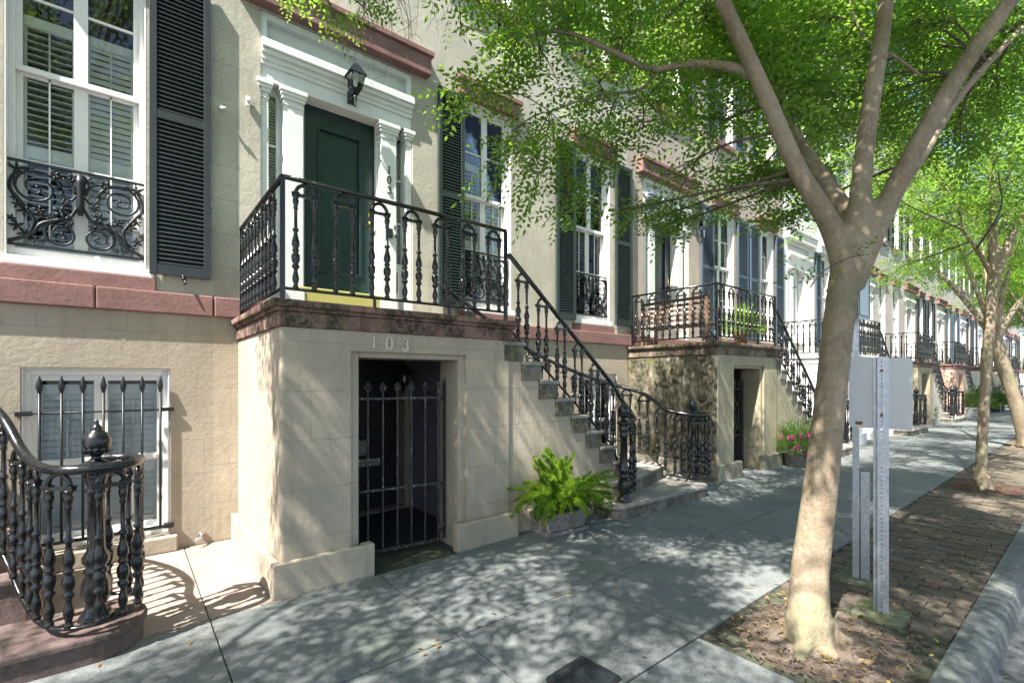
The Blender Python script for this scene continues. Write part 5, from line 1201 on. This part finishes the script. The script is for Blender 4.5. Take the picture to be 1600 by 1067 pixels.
# ------------------------------------------------------------------ meter lid, fallen leaves
b = thing('meter_box', (2.02, 1.86, 0), 'black textured meter box lid set in the pavement at the bottom', 'meter box')
a = R(4)
def rq(pts): return [(2.02+x*math.cos(a)-y*math.sin(a), 1.86+x*math.sin(a)+y*math.cos(a)) for x, y in pts]
MB().prism(rnd_poly(rq([(-.17,-.15),(.17,-.15),(.17,.15),(-.17,.15)]), .035), -.02, .012).build('rim', 'black_plastic', b, bevel=.004)
lid = MB().prism(rnd_poly(rq([(-.15,-.13),(.15,-.13),(.15,.13),(-.15,.13)]), .03), .0, .016).build('lid', 'shutter_black', b, bevel=.002)
m = MB()
for i in range(17):
    for j in range(14):
        px, py = -.136+i*.017, -.114+j*.0175; m.obox((*rq([(px, py)])[0], .0172), (.0052,0,0), (0,.0022 if (i+j) % 2 else .0052,0), (0,0,.0018))
stuff(m.build('tread_pattern', 'shutter_black', lid))
fl_p = []; fl_d = []
V = []; F = []
for i in range(560):
    if i < 150: x, y, z = random.uniform(2.98,4.2), random.uniform(.66,1.68), .02
    elif i < 330: x, y, z = random.uniform(4.2,9.5), random.uniform(.65,1.68), .008
    elif i < 390: x, y, z = random.uniform(2.2,9), random.uniform(.0,.40), -.152
    else: x, y, z = random.uniform(-.5,11), random.choice((random.uniform(1.7,4.0), 2.7+random.gauss(0,.03))), .006
    if z > 0 and y > 3.6 and 3.4 < x < 6.9: continue
    a = random.uniform(0, 6.28); l = random.uniform(.012, .03); w = l*random.uniform(.3, .5); e = random.uniform(.0, .012)
    d = np.array([math.cos(a), math.sin(a), 0]); s = np.array([-math.sin(a), math.cos(a), 0]); p = np.array([x, y, z]); k = len(V)
    V += [p-d*l, p+s*w+[0,0,e], p+d*l+[0,0,e*.5], p-s*w+[0,0,e*.7]]; F.append((k,k+1,k+2,k+3))
o = mk('fallen_leaves', np_mesh('fallen_leaves', np.array(V), np.array(F), 'leaf_fallen'), None); tag(o, 'small yellow and brown fallen leaves scattered on pavement and soil', 'leaves', kind='stuff')
V = []; F = []
for i in range(900):    # twigs and bark chips in the two near pits
    x0_, x1_ = (2.98, 4.2) if i < 500 else (10.0, 11.25)
    x, y = random.uniform(x0_, x1_), random.uniform(.66, 1.67); a = random.uniform(0, 6.28); l = random.uniform(.008, .035); w = random.uniform(.002, .006); z = random.uniform(-.012, .02)
    d = np.array([math.cos(a), math.sin(a), random.uniform(-.3,.3)]); s = np.array([-math.sin(a), math.cos(a), 0]); p = np.array([x, y, z]); k = len(V)
    V += [p-d*l-s*w, p-d*l+s*w, p+d*l+s*w, p+d*l-s*w]; F.append((k,k+1,k+2,k+3))
for i in range(1500):
    if i % 3: x, y = random.uniform(-1, 12), random.choice((2.701, 1.695, 3.985))+random.gauss(0, .008)
    else: x, y = .47+1.25*random.randint(-1, 9)+random.gauss(0, .007), random.uniform(1.7, 3.95)
    a = random.uniform(0, 6.28); l = random.uniform(.002, .008); w = random.uniform(.0015, .004)
    d = np.array([math.cos(a), math.sin(a), random.uniform(-.1,.3)]); s_ = np.array([-math.sin(a), math.cos(a), 0]); p = np.array([x, y, .004]); k = len(V)
    V += [p-d*l-s_*w, p-d*l+s_*w, p+d*l+s_*w, p+d*l-s_*w]; F.append((k,k+1,k+2,k+3))
o = mk('bark_chips', np_mesh('bark_chips', np.array(V), np.array(F), 'bark_dark'), None); tag(o, 'dark bark chips and grit in the tree pits and paving joints', 'mulch', kind='stuff')
